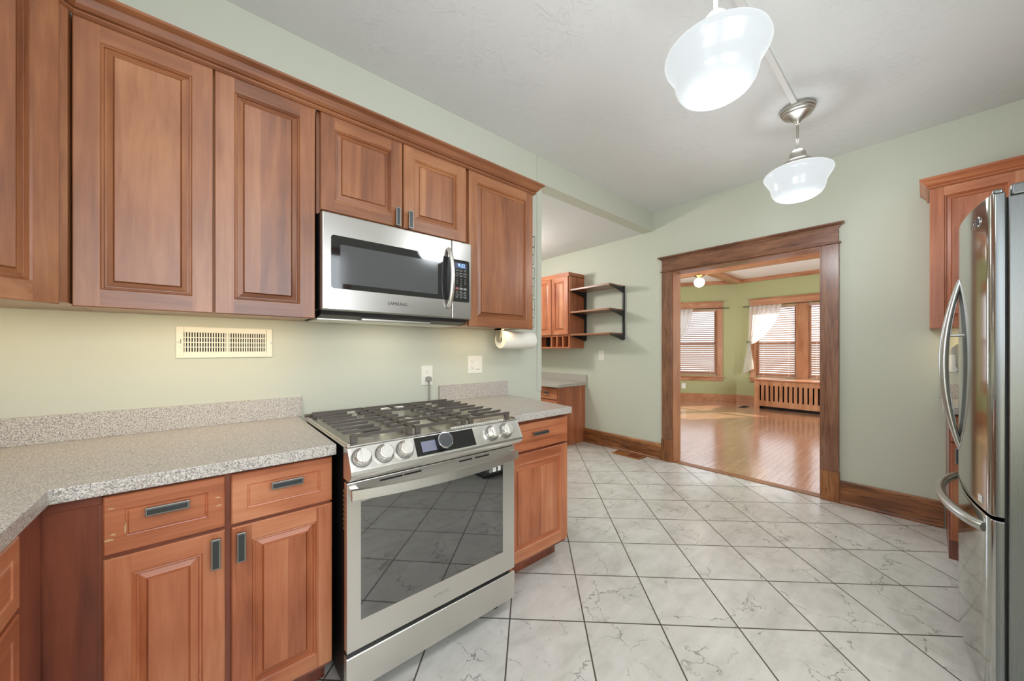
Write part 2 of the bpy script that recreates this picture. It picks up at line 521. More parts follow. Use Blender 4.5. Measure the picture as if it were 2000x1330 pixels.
def pull(parent, F, cu, cv, vertical, L=.088, Wd=.022, t=.02):
    """rectangular pewter pull with a dark inlaid face"""
    bm = BM()
    def q(a0, a1, b0, b1, w0, w1, mi=0):
        if vertical: fbox(bm, F, cu + b0, cu + b1, cv + a0, cv + a1, w0, w1, mi)
        else: fbox(bm, F, cu + a0, cu + a1, cv + b0, cv + b1, w0, w1, mi)
    h, g = L / 2, Wd / 2
    q(-h + .006, -h + .018, -g * .6, g * .6, t, t + .016)
    q(h - .018, h - .006, -g * .6, g * .6, t, t + .016)
    q(-h, h, -g, g, t + .014, t + .024)
    q(-h + .004, h - .004, -g + .004, g - .004, t + .0235, t + .0255, 1)
    return obj('handle', bm, [PEWTER, PEWTER_D], parent, bevel=.0012, label='dark pewter bar handle')
def text_obj(name, s, size, F, mat, parent, depth=.0006, align='CENTER'):
    cu = bpy.data.curves.new(name, 'FONT'); cu.body = s; cu.size = size; cu.align_x = align; cu.align_y = 'CENTER'; cu.extrude = depth
    tmp = bpy.data.objects.new(name, cu); COL.objects.link(tmp)
    dg = bpy.context.evaluated_depsgraph_get()
    me = bpy.data.meshes.new_from_object(tmp.evaluated_get(dg))
    bpy.data.objects.remove(tmp); bpy.data.curves.remove(cu)
    bm = BM(); bm.from_mesh(me); bpy.data.meshes.remove(me)
    for v in bm.verts: v.co = F.p(v.co.x, v.co.y, v.co.z + depth)
    return obj(name, bm, mat, parent, fix=False)
def text_into(bm, s, size, F, depth=.0004):
    cu = bpy.data.curves.new('t', 'FONT'); cu.body = s; cu.size = size; cu.align_x = 'CENTER'; cu.align_y = 'CENTER'; cu.extrude = depth; cu.resolution_u = 2
    tmp = bpy.data.objects.new('t', cu); COL.objects.link(tmp)
    dg = bpy.context.evaluated_depsgraph_get()
    me = bpy.data.meshes.new_from_object(tmp.evaluated_get(dg))
    bpy.data.objects.remove(tmp); bpy.data.curves.remove(cu)
    k = len(bm.verts); bm.from_mesh(me); bm.verts.ensure_lookup_table()
    for v in bm.verts[k:]: v.co = F.p(v.co.x, v.co.y, v.co.z + depth)
    bpy.data.meshes.remove(me)

X, Y, Z = Vector((1, 0, 0)), Vector((0, 1, 0)), Vector((0, 0, 1))
CZ_, NZ = 2.775, 2.565     # ceilings
WA, WB = 2.034, 3.85       # wall planes
def wallA(x, z, y=WA): return Fr((x, y, z), X, Z, -Y)
def wallB(y, z, x=WB): return Fr((x, y, z), -Y, Z, -X)

# ------------------------------------------------------------------ room shell
# kitchen and nook floor
struct('floor_kitchen', bx(-1.1, 3.872, -1.05, 4.95, -.05, 0), TILE).location
# tile texture uses object coordinates: put its origin at the world origin
_f = bpy.data.objects['floor_kitchen']
_f.data.transform(Matrix.Translation(_f.location)); _f.location = (0, 0, 0)
bm = BM(); box(bm, 3.872, 9.6, -1.7, 4.75, -.05, 0)
fl = struct('floor_living', bm, PLANK); fl.data.transform(Matrix.Translation(fl.location)); fl.location = (0, 0, 0)
struct('trim_threshold', bx(3.845, 3.94, .57, 1.805, 0, .006), OY, bevel=.003)

struct('wall_left', box(bx(-1.1, 2.052, WA, WA + .12, 0, CZ_ + .05), 2.052, 3.85, WA, WA + .12, NZ, CZ_ + .05), PAINT)
# vertical edge bead on the end of the wall
struct('trim_corner', bx(2.005, 2.054, WA - .007, WA + .127, .892, CZ_), PAINT, bevel=.003)
def wall_with_opening(a0, a1, z0, z1, o, mk):
    bm = BM()
    oa0, oa1, oz0, oz1 = o
    for s in ((a0, oa0, z0, z1), (oa1, a1, z0, z1), (oa0, oa1, z0, oz0), (oa0, oa1, oz1, z1)):
        if s[1] > s[0] and s[3] > s[2]: mk(bm, *s)
    return bm
bmB = wall_with_opening(-1.05, 4.95, 0, CZ_ + .05, (.567, 1.808, 0, 2.074), lambda b, y0, y1, z0, z1: box(b, WB, WB + .07, y0, y1, z0, z1))
struct('wall_far', bmB, PAINT)
bmB2 = wall_with_opening(-1.7, 4.95, 0, 2.95, (.567, 1.808, 0, 2.074), lambda b, y0, y1, z0, z1: box(b, WB + .07, WB + .14, y0, y1, z0, z1))
struct('wall_living_near', bmB2, OLIVE)
# wall behind the fridge, with an added window opening for the fill light
bmC = wall_with_opening(-1.1, WB, 0, CZ_ + .05, (-.57, 1.13, 1.08, 2.24), lambda b, x0, x1, z0, z1: box(b, x0, x1, -1.03, -.91, z0, z1))
struct('wall_right', bmC, PAINT)
bmD = wall_with_opening(-1.03, 4.95, 0, CZ_ + .05, (-.38, .62, 1.15, 2.25), lambda b, y0, y1, z0, z1: box(b, -1.04, -.915, y0, y1, z0, z1))  # added window opening for the side fill light
struct('wall_near', bmD, PAINT)
struct('wall_nook_back', bx(-.915, WB, 4.83, 4.95, 0, 2.8), PAINT)
struct('wall_nook_side', bx(1.2, 1.3, WA + .12, 4.83, 0, 2.8), PAINT)
struct('ceiling_kitchen', bx(-1.1, WB, -1.05, WA, CZ_, CZ_ + .06), CEIL)
struct('ceiling_nook', bx(1.3, WB, WA + .1202, 4.83, NZ, NZ + .06), CEIL)

# baseboards on the far wall
struct('baseboard_far_left', sweep(BM(), [(WB, 2.98), (WB, 1.925)], [(0, 0), (.03, 0), (.03, .012), (.02, .022), (.018, .170), (.013, .178), (0, .178)]), OY)
struct('baseboard_far_right', sweep(BM(), [(WB, .457), (WB, -.072)], [(0, 0), (.03, 0), (.03, .012), (.02, .022), (.018, .170), (.013, .178), (0, .178)]), OY)

# ------------------------------------------------------------------ doorway to the living room
dw = empty('door_1', (WB, 1.19, 0)); dw['kind'] = 'structure'
dw['label'] = 'wide dark oak cased opening into the living room'
for y0, y1 in ((1.805, 1.917), (.46, .57)):
    obj('casing', bx(WB - .024, WB, y0, y1, .24, 2.072), CZ, dw, bevel=.003)
    obj('plinth_block', bx(WB - .030, WB, y0 - .003, y1 + .003, 0, .24), OZ, dw, bevel=.003)
obj('bead', bx(WB - .038, WB, .448, 1.93, 2.072, 2.086), CY, dw, bevel=.005)
obj('header', bx(WB - .026, WB, .463, 1.914, 2.086, 2.205), CY, dw, bevel=.002)
obj('cap_moulding', sweep(BM(), [(WB, 1.914), (WB - .026, 1.914), (WB - .026, .463), (WB, .463)], [(0, 2.200), (.006, 2.200), (.010, 2.212), (.030, 2.222), (.034, 2.226), (.034, 2.236), (0, 2.236)]), CY, dw)
for y0, y1 in ((1.795, 1.808), (.567, .58)):
    obj('jamb', bx(WB - .01, WB + .165, y0, y1, 0, 2.075), LZ if y0 > 1 else CZ, dw)
obj('head_jamb', bx(WB - .01, WB + .165, .58, 1.795, 2.06, 2.073), CY, dw)

# ------------------------------------------------------------------ upper cabinets on the left wall
YD = 1.722   # back of door fronts (face 1.702)
UB, UT = 1.362, 2.262
# diagonal corner cabinet
cc = thing('corner_wall_cabinet', 'cherry diagonal corner wall cabinet, cut by the left edge', 'cabinet', (-.6, 2.0, UB))
poly = [(-.912, 2.031), (-.912, 1.424), (-.580, 1.424), (-.316, 1.688), (-.316, 2.031)]
bm = BM(); prism(bm, Fr((0, 0, UB), X, Y, Z), poly, 0, UT - UB)
obj('body', bm, WZ, cc)
s2 = 1 / math.sqrt(2)
dl = .345
Fd = Fr((-.324 - dl * s2 - .0141, 1.656 - dl * s2 + .0141, 1.354), (s2, s2, 0), Z, (s2, -s2, 0))
door_part(cc, Fd, dl, .894)
# double cabinet
c1 = thing('wall_cabinet', 'cherry two-door wall cabinet left of the microwave, above the air vent', 'cabinet', (0, WA, UB))
bm = BM(); box(bm, -.314, .358, YD + .002, WA - .002, UB, UT)
obj('body', bm, WZ, c1, bevel=.001)
for x0, x1 in ((-.311, .0205), (.0245, .3545)):
    door_part(c1, wallA(x0, 1.354, YD), x1 - x0, .896)
for x in (-.03, -.01, .255):
    obj('screw', lathe(BM(), (x, 1.80, UB - .002), [(.004, 0), (.004, .002)], 10), NICKEL, c1)
# cabinet above the microwave
c2 = thing('wall_cabinet', 'short cherry two-door wall cabinet directly above the microwave', 'cabinet', (.74, WA, 1.812))
obj('body', bx(.362, 1.124, YD + .002, WA - .002, 1.812, UT), WZ, c2, bevel=.001)
for x0, x1, hu in ((.375, .743, .338), (.749, 1.118, .030)):
    d = door_part(c2, wallA(x0, 1.826, YD), x1 - x0, .424)
    pull(d, wallA(x0, 1.826, YD), hu, .045, True)
# end cabinet
c3 = thing('wall_cabinet', 'cherry single-door wall cabinet right of the microwave, above the paper towels', 'cabinet', (1.39, WA, UB))
obj('body', bx(1.128, 1.646, YD + .002, WA - .002, UB, UT), WZ, c3, bevel=.001)
door_part(c3, wallA(1.139, 1.354, YD), .504, .896)
# crown moulding
prof = [(0, 2.246), (.004, 2.246), (.012, 2.252), (.012, 2.258), (.006, 2.262), (.014, 2.264), (.024, 2.272), (.036, 2.290), (.050, 2.298), (.054, 2.300), (.054, 2.309), (0, 2.309)]
tag(obj('crown_moulding', sweep(BM(), [(-.912, 1.40), (-.590, 1.40 + .014), (-.309, 1.695 + .006), (1.650, 1.701), (1.650, WA - .002)], prof), WX, smooth=False),
    'long stepped cherry crown moulding along the wall cabinets over the stove', 'moulding')

# ------------------------------------------------------------------ wire rack on the end of the cabinets
rk = thing('wire_rack', 'three-tier grey wire basket rack beside the end wall cabinet', 'rack', (1.65, 1.86, 1.36))
bm = BM()
for y in (1.755, 1.97): tube(bm, [(1.652, y, 1.37), (1.652, y, 1.99)], .0021, 6)
obj('back_wire', bm, WIRE, rk)
for k in range(3):
    z0 = 1.375 + k * .215
    bm = BM()
    for z, d in ((z0, .05), (z0 + .065, .052), (z0 + .12, .055), (z0 + .18, .058)):
        tube(bm, [(1.652, 1.755, z), (1.652 + d, 1.755, z + (.012 if d > .057 else 0)), (1.652 + d, 1.97, z + (.012 if d > .057 else 0)), (1.652, 1.97, z)], .0021, 6)
    for i in range(7):
        y = 1.755 + .215 * i / 6
        tube(bm, [(1.652, y, z0), (1.702, y, z0), (1.71, y, z0 + .19)], .0016, 6)
    obj('basket', bm, WIRE, rk)

# ------------------------------------------------------------------ microwave
mw = thing('microwave', 'stainless over-the-range microwave with black window and blue clock', 'microwave', (.74, WA, 1.37))
MY = 1.64
obj('case', bx(.366, 1.112, MY + .035, WA - .003, 1.395, 1.808), BLACK, mw, bevel=.003)
bm = BM(); prism(bm, Fr((.372, 0, 0), Y, Z, X), [(MY + .03, 1.397), (MY + .045, 1.372), (MY + .10, 1.362), (WA - .03, 1.362), (WA - .03, 1.397)], 0, .734)
obj('underside', bm, BLACK, mw)
bm = BM(); box(bm, .375, 1.105, MY + .125, WA - .06, 1.357, 1.364); box(bm, .55, .90, MY + .07, MY + .105, 1.359, 1.366)
obj('vent_grille', bm, STEEL_M, mw)
Fm = wallA(0, 0, MY + .035)
bm = BM(); fbox(bm, Fm, .366, .9885, 1.388, 1.802, 0, .035)
md = obj('door', bm, STEEL_W, mw, bevel=.006, seg=3)
def rrect(u0, u1, v0, v1, r, n=6):
    p = []
    for cx, cy, a0 in ((u1 - r, v1 - r, 0), (u0 + r, v1 - r, 90), (u0 + r, v0 + r, 180), (u1 - r, v0 + r, 270)):
        for i in range(n + 1):
            a = R(a0 + 90 * i / n); p.append((cx + r * math.cos(a), cy + r * math.sin(a)))
    return p
bm = BM(); prism(bm, Fm, rrect(.401, .9875, 1.482, 1.708, .012), .034, .0362)
win = obj('window', bm, GLASSB, md)
bm = BM(); prism(bm, Fm, rrect(.437, .905, 1.505, 1.672, .003), .036, .0364)
obj('screen', bm, MESHGL, win)
# flat dark crescent painted for the handle's reflection and pocket shadow
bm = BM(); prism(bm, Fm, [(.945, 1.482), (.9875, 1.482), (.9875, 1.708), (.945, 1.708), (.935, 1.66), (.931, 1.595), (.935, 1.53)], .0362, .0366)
obj('handle_shadow_patch', bm, BLACK, md)
pts = []; rr = []
for i in range(17):
    s = i / 16; v = 1.445 + .305 * s
    pts.append(Fm.p(.966, v, .037 + .040 * math.sin(math.pi * s) ** .6 + .004)); rr.append(.0125)
bm = BM(); tube(bm, pts, rr, 12, flat=.75, up=(0, -1, 0))
obj('handle', bm, STEEL_M, md, smooth=True, label='bowed steel handle')
text_obj('brand_lettering', 'SAMSUNG', .0205, Fr(Fm.p(.692, 1.437, .0352), X, Z, -Y), LETTER, md)
bm = BM(); fbox(bm, Fm, .9905, 1.112, 1.388, 1.802, 0, .034)
cp = obj('control_panel', bm, STEEL_W, mw, bevel=.004, seg=2)
bm = BM(); prism(bm, Fm, rrect(.992, 1.098, 1.478, 1.703, .010), .033, .0352)
obj('touch_panel', bm, GLASSB, cp)
bm = BM(); fbox(bm, Fm, 1.008, 1.080, 1.658, 1.688, .035, .0355)
obj('display', bm, plain('display_glass', srgb(70, 74, 92), .2, em=srgb(60, 66, 100), ems=.3), cp)
text_obj('clock_digits', '9:32', .026, Fr(Fm.p(1.047, 1.673, .0356), X, Z, -Y), BLUELED, cp)
bm = BM()
rows = [(1.645, ['Sensor', 'Power', 'Auto']), (1.632, ['Cook', 'Defrost', 'Reheat']), (1.616, ['Soften', 'Melt', 'Warm'])]
for v, ws in rows:
    for u, s in zip((1.020, 1.045, 1.070), ws): text_into(bm, s, .0068, Fr(Fm.p(u, v, .0353), X, Z, -Y))
for r_, v in enumerate((1.600, 1.588, 1.576, 1.564)):
    for c_, u in enumerate((1.020, 1.045, 1.070)):
        s = [['1', '2', '3'], ['4', '5', '6'], ['7', '8', '9'], ['', '0', '']][r_][c_]
        if s: text_into(bm, s, .0085, Fr(Fm.p(u, v, .0353), X, Z, -Y))
for v, ws in ((1.532, ['Fan', 'Clock', 'Light']), (1.518, ['Timer', 'Lock', 'Turn']), (1.503, ['More', 'Less', 'Option'])):
    for u, s in zip((1.020, 1.045, 1.070), ws): text_into(bm, s, .0068, Fr(Fm.p(u, v, .0353), X, Z, -Y))
for v in (1.652, 1.6235, 1.525, 1.511): fbox(bm, Fm, 1.008, 1.081, v - .0003, v + .0003, .0352, .0356)
obj('keypad_lettering', bm, WLETTER, cp, fix=False)
for u, m_ in ((1.020, REDKEY), (1.045, GREYP), (1.070, GREYP)):
    bm = BM(); fbox(bm, Fm, u - .010, u + .010, 1.543, 1.555, .0350, .0358); obj('key', bm, m_, cp)
bm = BM(); text_into(bm, 'STOP', .006, Fr(Fm.p(1.020, 1.549, .0359), X, Z, -Y)); text_into(bm, '+30', .006, Fr(Fm.p(1.045, 1.549, .0359), X, Z, -Y)); text_into(bm, 'START', .005, Fr(Fm.p(1.070, 1.549, .0359), X, Z, -Y))
obj('key_lettering', bm, WLETTER, cp, fix=False)

# ------------------------------------------------------------------ wall register, outlets, cord, paper towels
vr = thing('air_vent', 'cream metal air register on the wall below the cabinets', 'vent', (.073, WA, 1.186))
Fv = wallA(-.094, 1.186)
bm = BM(); W_, H_ = .334, .132
u0, u1, v0, v1 = .024, .310, .026, .108
for s in ((0, u0, 0, H_), (u1, W_, 0, H_), (u0, u1, 0, v0), (u0, u1, v1, H_)): fbox(bm, Fv, s[0], s[1], s[2], s[3], 0, .007)
obj('faceplate', bm, CREAM, vr, bevel=.0015)
bm = BM(); fbox(bm, Fv, u0, u1, v0, v1, .0005, .001)
obj('duct', bm, DARK, vr)
bm = BM(); n = 33
for i in range(n):
    u = u0 + (u1 - u0) * (i + .5) / n
    wd_ = .0022 if i != 16 else .0045
    fbox(bm, Fv, u - wd_, u + wd_, v0, v1, .0028, .0065)
for v in (.046, .066, .087): fbox(bm, Fv, u0, u1, v - .0018, v + .0018, .0012, .0028)
obj('louvers', bm, CREAM, vr)
bm = BM(); fbox(bm, Fv, .0135, .0155, .060, .080, .0068, .0074); obj('lever_slot', bm, DARK, vr)
bm = BM(); fbox(bm, Fv, .011, .020, .046, .055, .006, .014); obj('lever', bm, CREAM, vr, bevel=.001)
for u in (.007, W_ - .007):
    bm = BM(); lathe(bm, None, [(.004, .006), (.004, .0078), (.002, .0085)], 12, F=Fr(Fv.p(u, .066, 0), X, Z, -Y)); obj('screw', bm, NICKEL, vr)

def outlet_faces(parent, F, cu, cv):
    for dv in (.0195, -.0195):
        bm = BM(); prism(bm, F, rrect(cu - .0165, cu + .0165, cv + dv - .0135, cv + dv + .0135, .010), .004, .0068)
        rc = obj('receptacle', bm, WHITE, parent)
        bm = BM()
        for du in (-.006, .006): fbox(bm, F, cu + du - .0011, cu + du + .0011, cv + dv + .001, cv + dv + .009, .0066, .0071)
        lathe(bm, None, [(.0024, .0066), (.0024, .0071)], 10, F=Fr(F.p(cu, cv + dv - .006, 0), F.u, F.v, F.w))
        obj('slots', bm, DARK, rc)
o1 = thing('wall_outlet', 'white duplex outlet behind the stove with a grey plug in it', 'outlet', (1.045, WA, 1.0))
Fo = wallA(1.0455, 1.061)
bm = BM(); fbox(bm, Fo, -.038, .038, -.060, .060, 0, .0055); obj('plate', bm, WHITE, o1, bevel=.0025)
outlet_faces(o1, Fo, 0, 0)
pc = thing('power_cord', 'grey stove cord with angled plug hanging from the outlet', 'cord', (1.05, WA - .02, .93))
bm = BM(); prism(bm, Fo, [(-.014, -.034), (.022, -.034), (.020, -.010), (.008, -.005), (-.014, -.008)], .007, .028); obj('plug', bm, CORD, pc, bevel=.003)
bm = BM(); tube(bm, [Fo.p(.006, -.032, .018), Fo.p(.008, -.07, .019), Fo.p(.008, -.12, .016), Fo.p(.012, -.20, .012)], .0055, 8); obj('cable', bm, CORD, pc, smooth=True)

o2 = thing('outlet_and_switch', 'white two-gang plate with outlet and rocker switch above the small counter', 'outlet', (1.407, WA, 1.06))
Fo = wallA(1.407, 1.120)
bm = BM(); fbox(bm, Fo, -.060, .060, -.060, .060, 0, .0055); obj('plate', bm, WHITE, o2, bevel=.0025)
outlet_faces(o2, Fo, -.023, 0)
bm = BM(); fbox(bm, Fo, .007, .039, -.034, .034, .005, .0075); fbox(bm, Fo, .010, .036, -.031, .031, .007, .0095); obj('rocker', bm, WHITE, o2, bevel=.001)
bm = BM(); fbox(bm, Fo, .007, .039, -.0355, -.034, .005, .0062); obj('rocker_gap', bm, DARK, o2)

pt = thing('paper_towel_holder', 'grey under-cabinet paper towel holder below the end cabinet', 'holder', (1.51, 1.86, 1.30))
bm = BM(); prism(bm, Fr((1.475, 0, 0), Y, Z, X), [(1.83, 1.361), (1.83, 1.352), (1.84, 1.30), (1.842, 1.275), (1.878, 1.275), (1.88, 1.30), (1.90, 1.352), (1.90, 1.361)], 0, .006); box(bm, 1.475, 1.50, 1.83, 1.90, 1.352, 1.361)
obj('arm', bm, NICKEL, pt)
bm = BM(); tube(bm, [(1.478, 1.86, 1.288), (1.79, 1.86, 1.288)], .008, 12); obj('rod', bm, NICKEL, pt)
Fe = Fr((1.785, 1.86, 1.288), Y, Z, X)
bm = BM(); lathe(bm, None, [(.045, 0), (.045, .010), (.041, .015), (.02, .019)], 32, F=Fe); ec = obj('end_cap', bm, CHROME, pt, smooth=True)
bm = BM(); prism(bm, Fe, [(-.042, .010), (-.012, .028), (.020, .012), (.042, -.012), (.034, .022), (.010, .040), (-.02, .038)], .012, .0205); obj('swirl', bm, PEWTER_D, ec)
pr = obj('paper_towel_roll', lathe(BM(), None, [(.018, 0), (.057, 0), (.059, .004), (.059, .286), (.057, .290), (.018, .290)], 36, F=Fr((1.492, 1.86, 1.288), Y, Z, X), cap=False), PAPER, smooth=True)
tag(pr, 'white paper towel roll hanging below the end cabinet', 'paper towels')

# ------------------------------------------------------------------ counters
ct = thing('countertop', 'long speckled grey laminate countertop left of the stove', 'countertop', (-.2, 1.7, .856))
bm = BM(); prism(bm, Fr((0, 0, .856), X, Y, Z), [(-.913, WA - .002), (-.913, .55), (-.279, .55), (-.279, 1.339), (.345, 1.339), (.347, WA - .002)], 0, .036)
obj('slab', bm, LAM, ct, bevel=.002)
bm = BM(); box(bm, -.913, .360, WA - .021, WA - .001, .892, .988); obj('backsplash', bm, LAM, ct, bevel=.0015)
c4 = thing('countertop', 'small speckled grey laminate countertop right of the stove', 'countertop', (1.38, 1.7, .856))
bm = BM(); prism(bm, Fr((0, 0, .856), X, Y, Z), [(1.113, WA - .002), (1.113, 1.339), (1.604, 1.339), (1.606, 1.345), (1.690, WA - .002)], 0, .036)
obj('slab', bm, LAM, c4, bevel=.002)
obj('backsplash', bx(1.125, 1.690, WA - .021, WA - .001, .892, .992), LAM, c4, bevel=.0015)

# ------------------------------------------------------------------ base cabinets
YB = 1.386
def base(name, label, x0, x1, loc):
    t = thing(name, label, 'cabinet', loc)
    bm = BM(); box(bm, x0, x1, YB, WA - .003, .105, .855); box(bm, x0, x1, 1.468, WA - .003, 0, .105)
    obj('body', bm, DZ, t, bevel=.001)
    return t
b1 = base('base_cabinet', 'cherry base cabinet with two drawers and two doors left of the stove', -.200, .336, (.07, WA, 0))
for x0, x1, z0, z1 in ((-.199, .0435, .692, .843), (.0585, .338, .692, .843)):
    Fq = wallA(x0, z0, YB)
    d = door_part(b1, Fq, x1 - x0, z1 - z0, 'drawer', mats=[BZ, BX], fw=.038)
    pull(d, Fq, (.121 if x0 < 0 else .143), .098, False)
for x0, x1, hu in ((-.199, .0435, .221), (.0585, .338, .023)):
    Fq = wallA(x0, .126, YB)
    d = door_part(b1, Fq, x1 - x0, .556, mats=[BZ, BX], fw=.050)
    pull(d, Fq, hu, .500, True)
    if x0 < 0: pass
# worn finish on the left drawer front
Fq = wallA(-.199, .692, YB)
for k, (u, v, a, b) in enumerate(((.010, .040, .009, .004), (.018, .052, .006, .003), (.014, .120, .007, .002), (.229, .068, .008, .003), (.226, .092, .007, .0025), (.0395, .060, .002, .018))):
    rg = random.Random(k); bm = BM()
    prism(bm, Fq, [(u + a * math.cos(t_) * rg.uniform(.6, 1.1), v + b * math.sin(t_) * rg.uniform(.6, 1.1)) for t_ in [2 * math.pi * q / 9 for q in range(9)]], .0190, .0203)
    obj('worn_patch', bm, plain('bare_wood', srgb(196, 160, 112), .6) if k == 0 else bpy.data.materials['bare_wood'], b1)
# blind corner panel
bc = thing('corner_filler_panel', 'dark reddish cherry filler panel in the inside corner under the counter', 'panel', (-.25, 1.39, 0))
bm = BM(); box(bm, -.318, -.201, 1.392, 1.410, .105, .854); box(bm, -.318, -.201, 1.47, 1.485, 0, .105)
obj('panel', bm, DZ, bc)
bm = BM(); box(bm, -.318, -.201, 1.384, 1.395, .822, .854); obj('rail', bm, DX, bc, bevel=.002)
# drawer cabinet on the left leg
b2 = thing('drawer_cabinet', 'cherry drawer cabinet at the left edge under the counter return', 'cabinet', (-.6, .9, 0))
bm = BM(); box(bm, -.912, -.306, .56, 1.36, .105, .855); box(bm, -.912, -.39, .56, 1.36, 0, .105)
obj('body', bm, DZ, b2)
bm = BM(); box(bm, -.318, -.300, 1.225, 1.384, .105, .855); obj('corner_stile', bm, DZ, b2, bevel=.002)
for z0, z1 in ((.700, .845), (.530, .688), (.330, .518), (.126, .318)):
    Fq = Fr((-.305, 1.195, z0), -Y, Z, X)
    d = door_part(b2, Fr((-.305, .62, z0), Y, Z, X), .575, z1 - z0, 'drawer', mats=[BZ, BY], fw=.034)
    pull(d, Fr((-.305, .62, z0), Y, Z, X), .20, (z1 - z0) / 2, False)
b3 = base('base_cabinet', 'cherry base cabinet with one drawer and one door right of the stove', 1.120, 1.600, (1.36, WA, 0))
Fq = wallA(1.126, .692, YB)
d = door_part(b3, Fq, .472, .141, 'drawer', mats=[BZ, BX], fw=.036); pull(d, Fq, .238, .085, False, L=.112, Wd=.017)
door_part(b3, wallA(1.126, .128, YB), .472, .552, mats=[BZ, BX])

# ------------------------------------------------------------------ range
st = thing('gas_range', 'stainless slide-in gas range with five burners and glass oven door', 'stove', (.73, 1.65, 0))
SX0, SX1 = .358, 1.106
obj('body', bx(SX0 + .006, SX1 - .006, 1.30, 1.925, .045, .885), BLACK, st)
bm = BM()
for k in range(9): box(bm, SX0 + .003, SX0 + .0062, 1.305, 1.322, .60 + k * .016, .608 + k * .016)
obj('side_vents', bm, STEEL_M, st)
for x in (.42, 1.04):
    for y in (1.345, 1.86):
        bm = BM(); lathe(bm, (x, y, 0), [(.020, 0), (.020, .012), (.010, .014), (.010, .05)], 16); obj('foot', bm, RUBBER, st)
bm = BM(); box(bm, SX0 + .01, SX1 - .01, 1.317, 1.33, .028, .060); obj('kick_plate', bm, BLACK, st)
# drawer
bm = BM(); prism(bm, Fr((SX0, 0, 0), Y, Z, X), [(1.27, .056), (1.27, .174), (1.273, .177), (1.30, .177), (1.30, .056)], 0, SX1 - SX0)
obj('drawer', bm, STEEL_M, st, bevel=.0015)
obj('drawer_gap', bx(SX0 + .004, SX1 - .030, 1.284, 1.301, .176, .196), BLACK, st)
# oven door
Fs = wallA(0, 0, 1.30)
bm = BM(); fbox(bm, Fs, SX0 + .001, SX1 - .001, .194, .770, 0, .03)
od = obj('oven_door', bm, STEEL_M, st, bevel=.003)
bm = BM(); fbox(bm, Fs, .405, 1.034, .292, .698, .0295, .0308); ow = obj('oven_window', bm, OVENGL, od)
for u0, u1 in ((.47, .555), (.56, .63), (.80, .865), (.88, .955)):
    bm = BM(); fbox(bm, Fs, u0, u1, .752, .758, .0295, .0308); obj('vent_slot', bm, DARK, od)
bm = BM(); L = []; n = 24
for i in range(n + 1):
    s = i / n; u = SX0 + .008 + (SX1 - SX0 - .016) * s
    L.append((u, 1.232 - .048 * math.sin(math.pi * s) ** .8))
for i in range(n):
    (xa, ya), (xb, yb) = L[i], L[i + 1]
    pr_ = [(ya, .722), (ya + .006, .718), (ya + .014, .718), (ya + .016, .740), (ya + .014, .756), (ya + .003, .754)]
    pb_ = [(yb, .722), (yb + .006, .718), (yb + .014, .718), (yb + .016, .740), (yb + .014, .756), (yb + .003, .754)]
    va = [bm.verts.new((xa, *p)) for p in pr_]; vb = [bm.verts.new((xb, *p)) for p in pb_]
    for j in range(6):
        bm.faces.new((va[j], va[(j + 1) % 6], vb[(j + 1) % 6], vb[j]))
    if i == 0: bm.faces.new(va)
    if i == n - 1: bm.faces.new(vb)
for x in (SX0 + .010, SX1 - .034): box(bm, x, x + .024, 1.236, 1.272, .726, .752)
bmesh.ops.remove_doubles(bm, verts=bm.verts[:], dist=.0001)
obj('oven_handle', bm, STEEL_M, od, label='wide bowed steel oven handle')
for u, w_, m_ in ((.985, .020, STICK), (1.012, .017, STICK), (.963, .014, GREYP)):
    bm = BM(); fbox(bm, Fs, u - w_ / 2, u + w_ / 2, .672, .694, .0308, .0311); obj('sticker', bm, m_, ow)
text_obj('brand_lettering', 'SAMSUNG', .015, Fr(Fs.p(.715, .245, .0302), X, Z, -Y), plain('faint_lettering', srgb(176, 173, 168), .5), od)
# control panel: sloping face with a rolled lower lip
PF = [(1.254, .893), (1.214, .822), (1.213, .812), (1.222, .798), (1.250, .781), (1.30, .781), (1.30, .893)]
bm = BM(); prism(bm, Fr((SX0 - .002, 0, 0), Y, Z, X), PF, 0, SX1 - SX0 + .004)
pn = obj('control_panel', bm, STEEL_M, st, bevel=.003)
obj('gap_shadow', bx(SX0 + .012, SX1 - .012, 1.276, 1.302, .768, .784), DARK, st)  # dark strip standing in for the shade under the control panel
for i in range(9): obj('vent_trim', bx(SX0 + .06 + i * .075, SX0 + .11 + i * .075, 1.2735, 1.2765, .773, .776), STEEL_M, st)
sl = math.atan2(.040, .071)
vP = Vector((0, math.sin(sl), math.cos(sl))); nP = Vector((0, -math.cos(sl), math.sin(sl)))
FP = Fr((0, 1.214, .822), X, vP, nP)
bm = BM(); fbox(bm, FP, SX0 + .010, SX1 - .010, .003, .077, .0, .0012); obj('fascia', bm, STEEL, pn)
bm = BM(); fbox(bm, FP, .588, .850, .006, .076, .001, .0022); gp = obj('touch_display', bm, GLASSB, pn)
bm = BM(); fbox(bm, FP, .612, .672, .018, .058, .002, .0026); obj('screen', bm, plain('grey_screen', srgb(120, 122, 140), .2), gp)
for u in (.395, .472, .546, .942, 1.018):
    FK = Fr(FP.p(u, .041, .001), X, vP, nP)
    bm = BM(); lathe(bm, None, [(.033, 0), (.033, .006), (.030, .009)], 36, F=FK); kb = obj('knob_bezel', bm, PEWTER, pn, smooth=True)
    bm = BM(); lathe(bm, None, [(.0265, .008), (.0275, .012), (.0265, .028), (.023, .032)], 10, F=FK)
    bar = [(-.009, -.024), (.009, -.024), (.009, .024), (-.009, .024)]
    prism(bm, FK, bar, .030, .040)
    obj('knob', bm, CHROME if False else STEEL_M, pn, bevel=.0015)
FK = Fr(FP.p(.702, .043, .002), X, vP, nP)
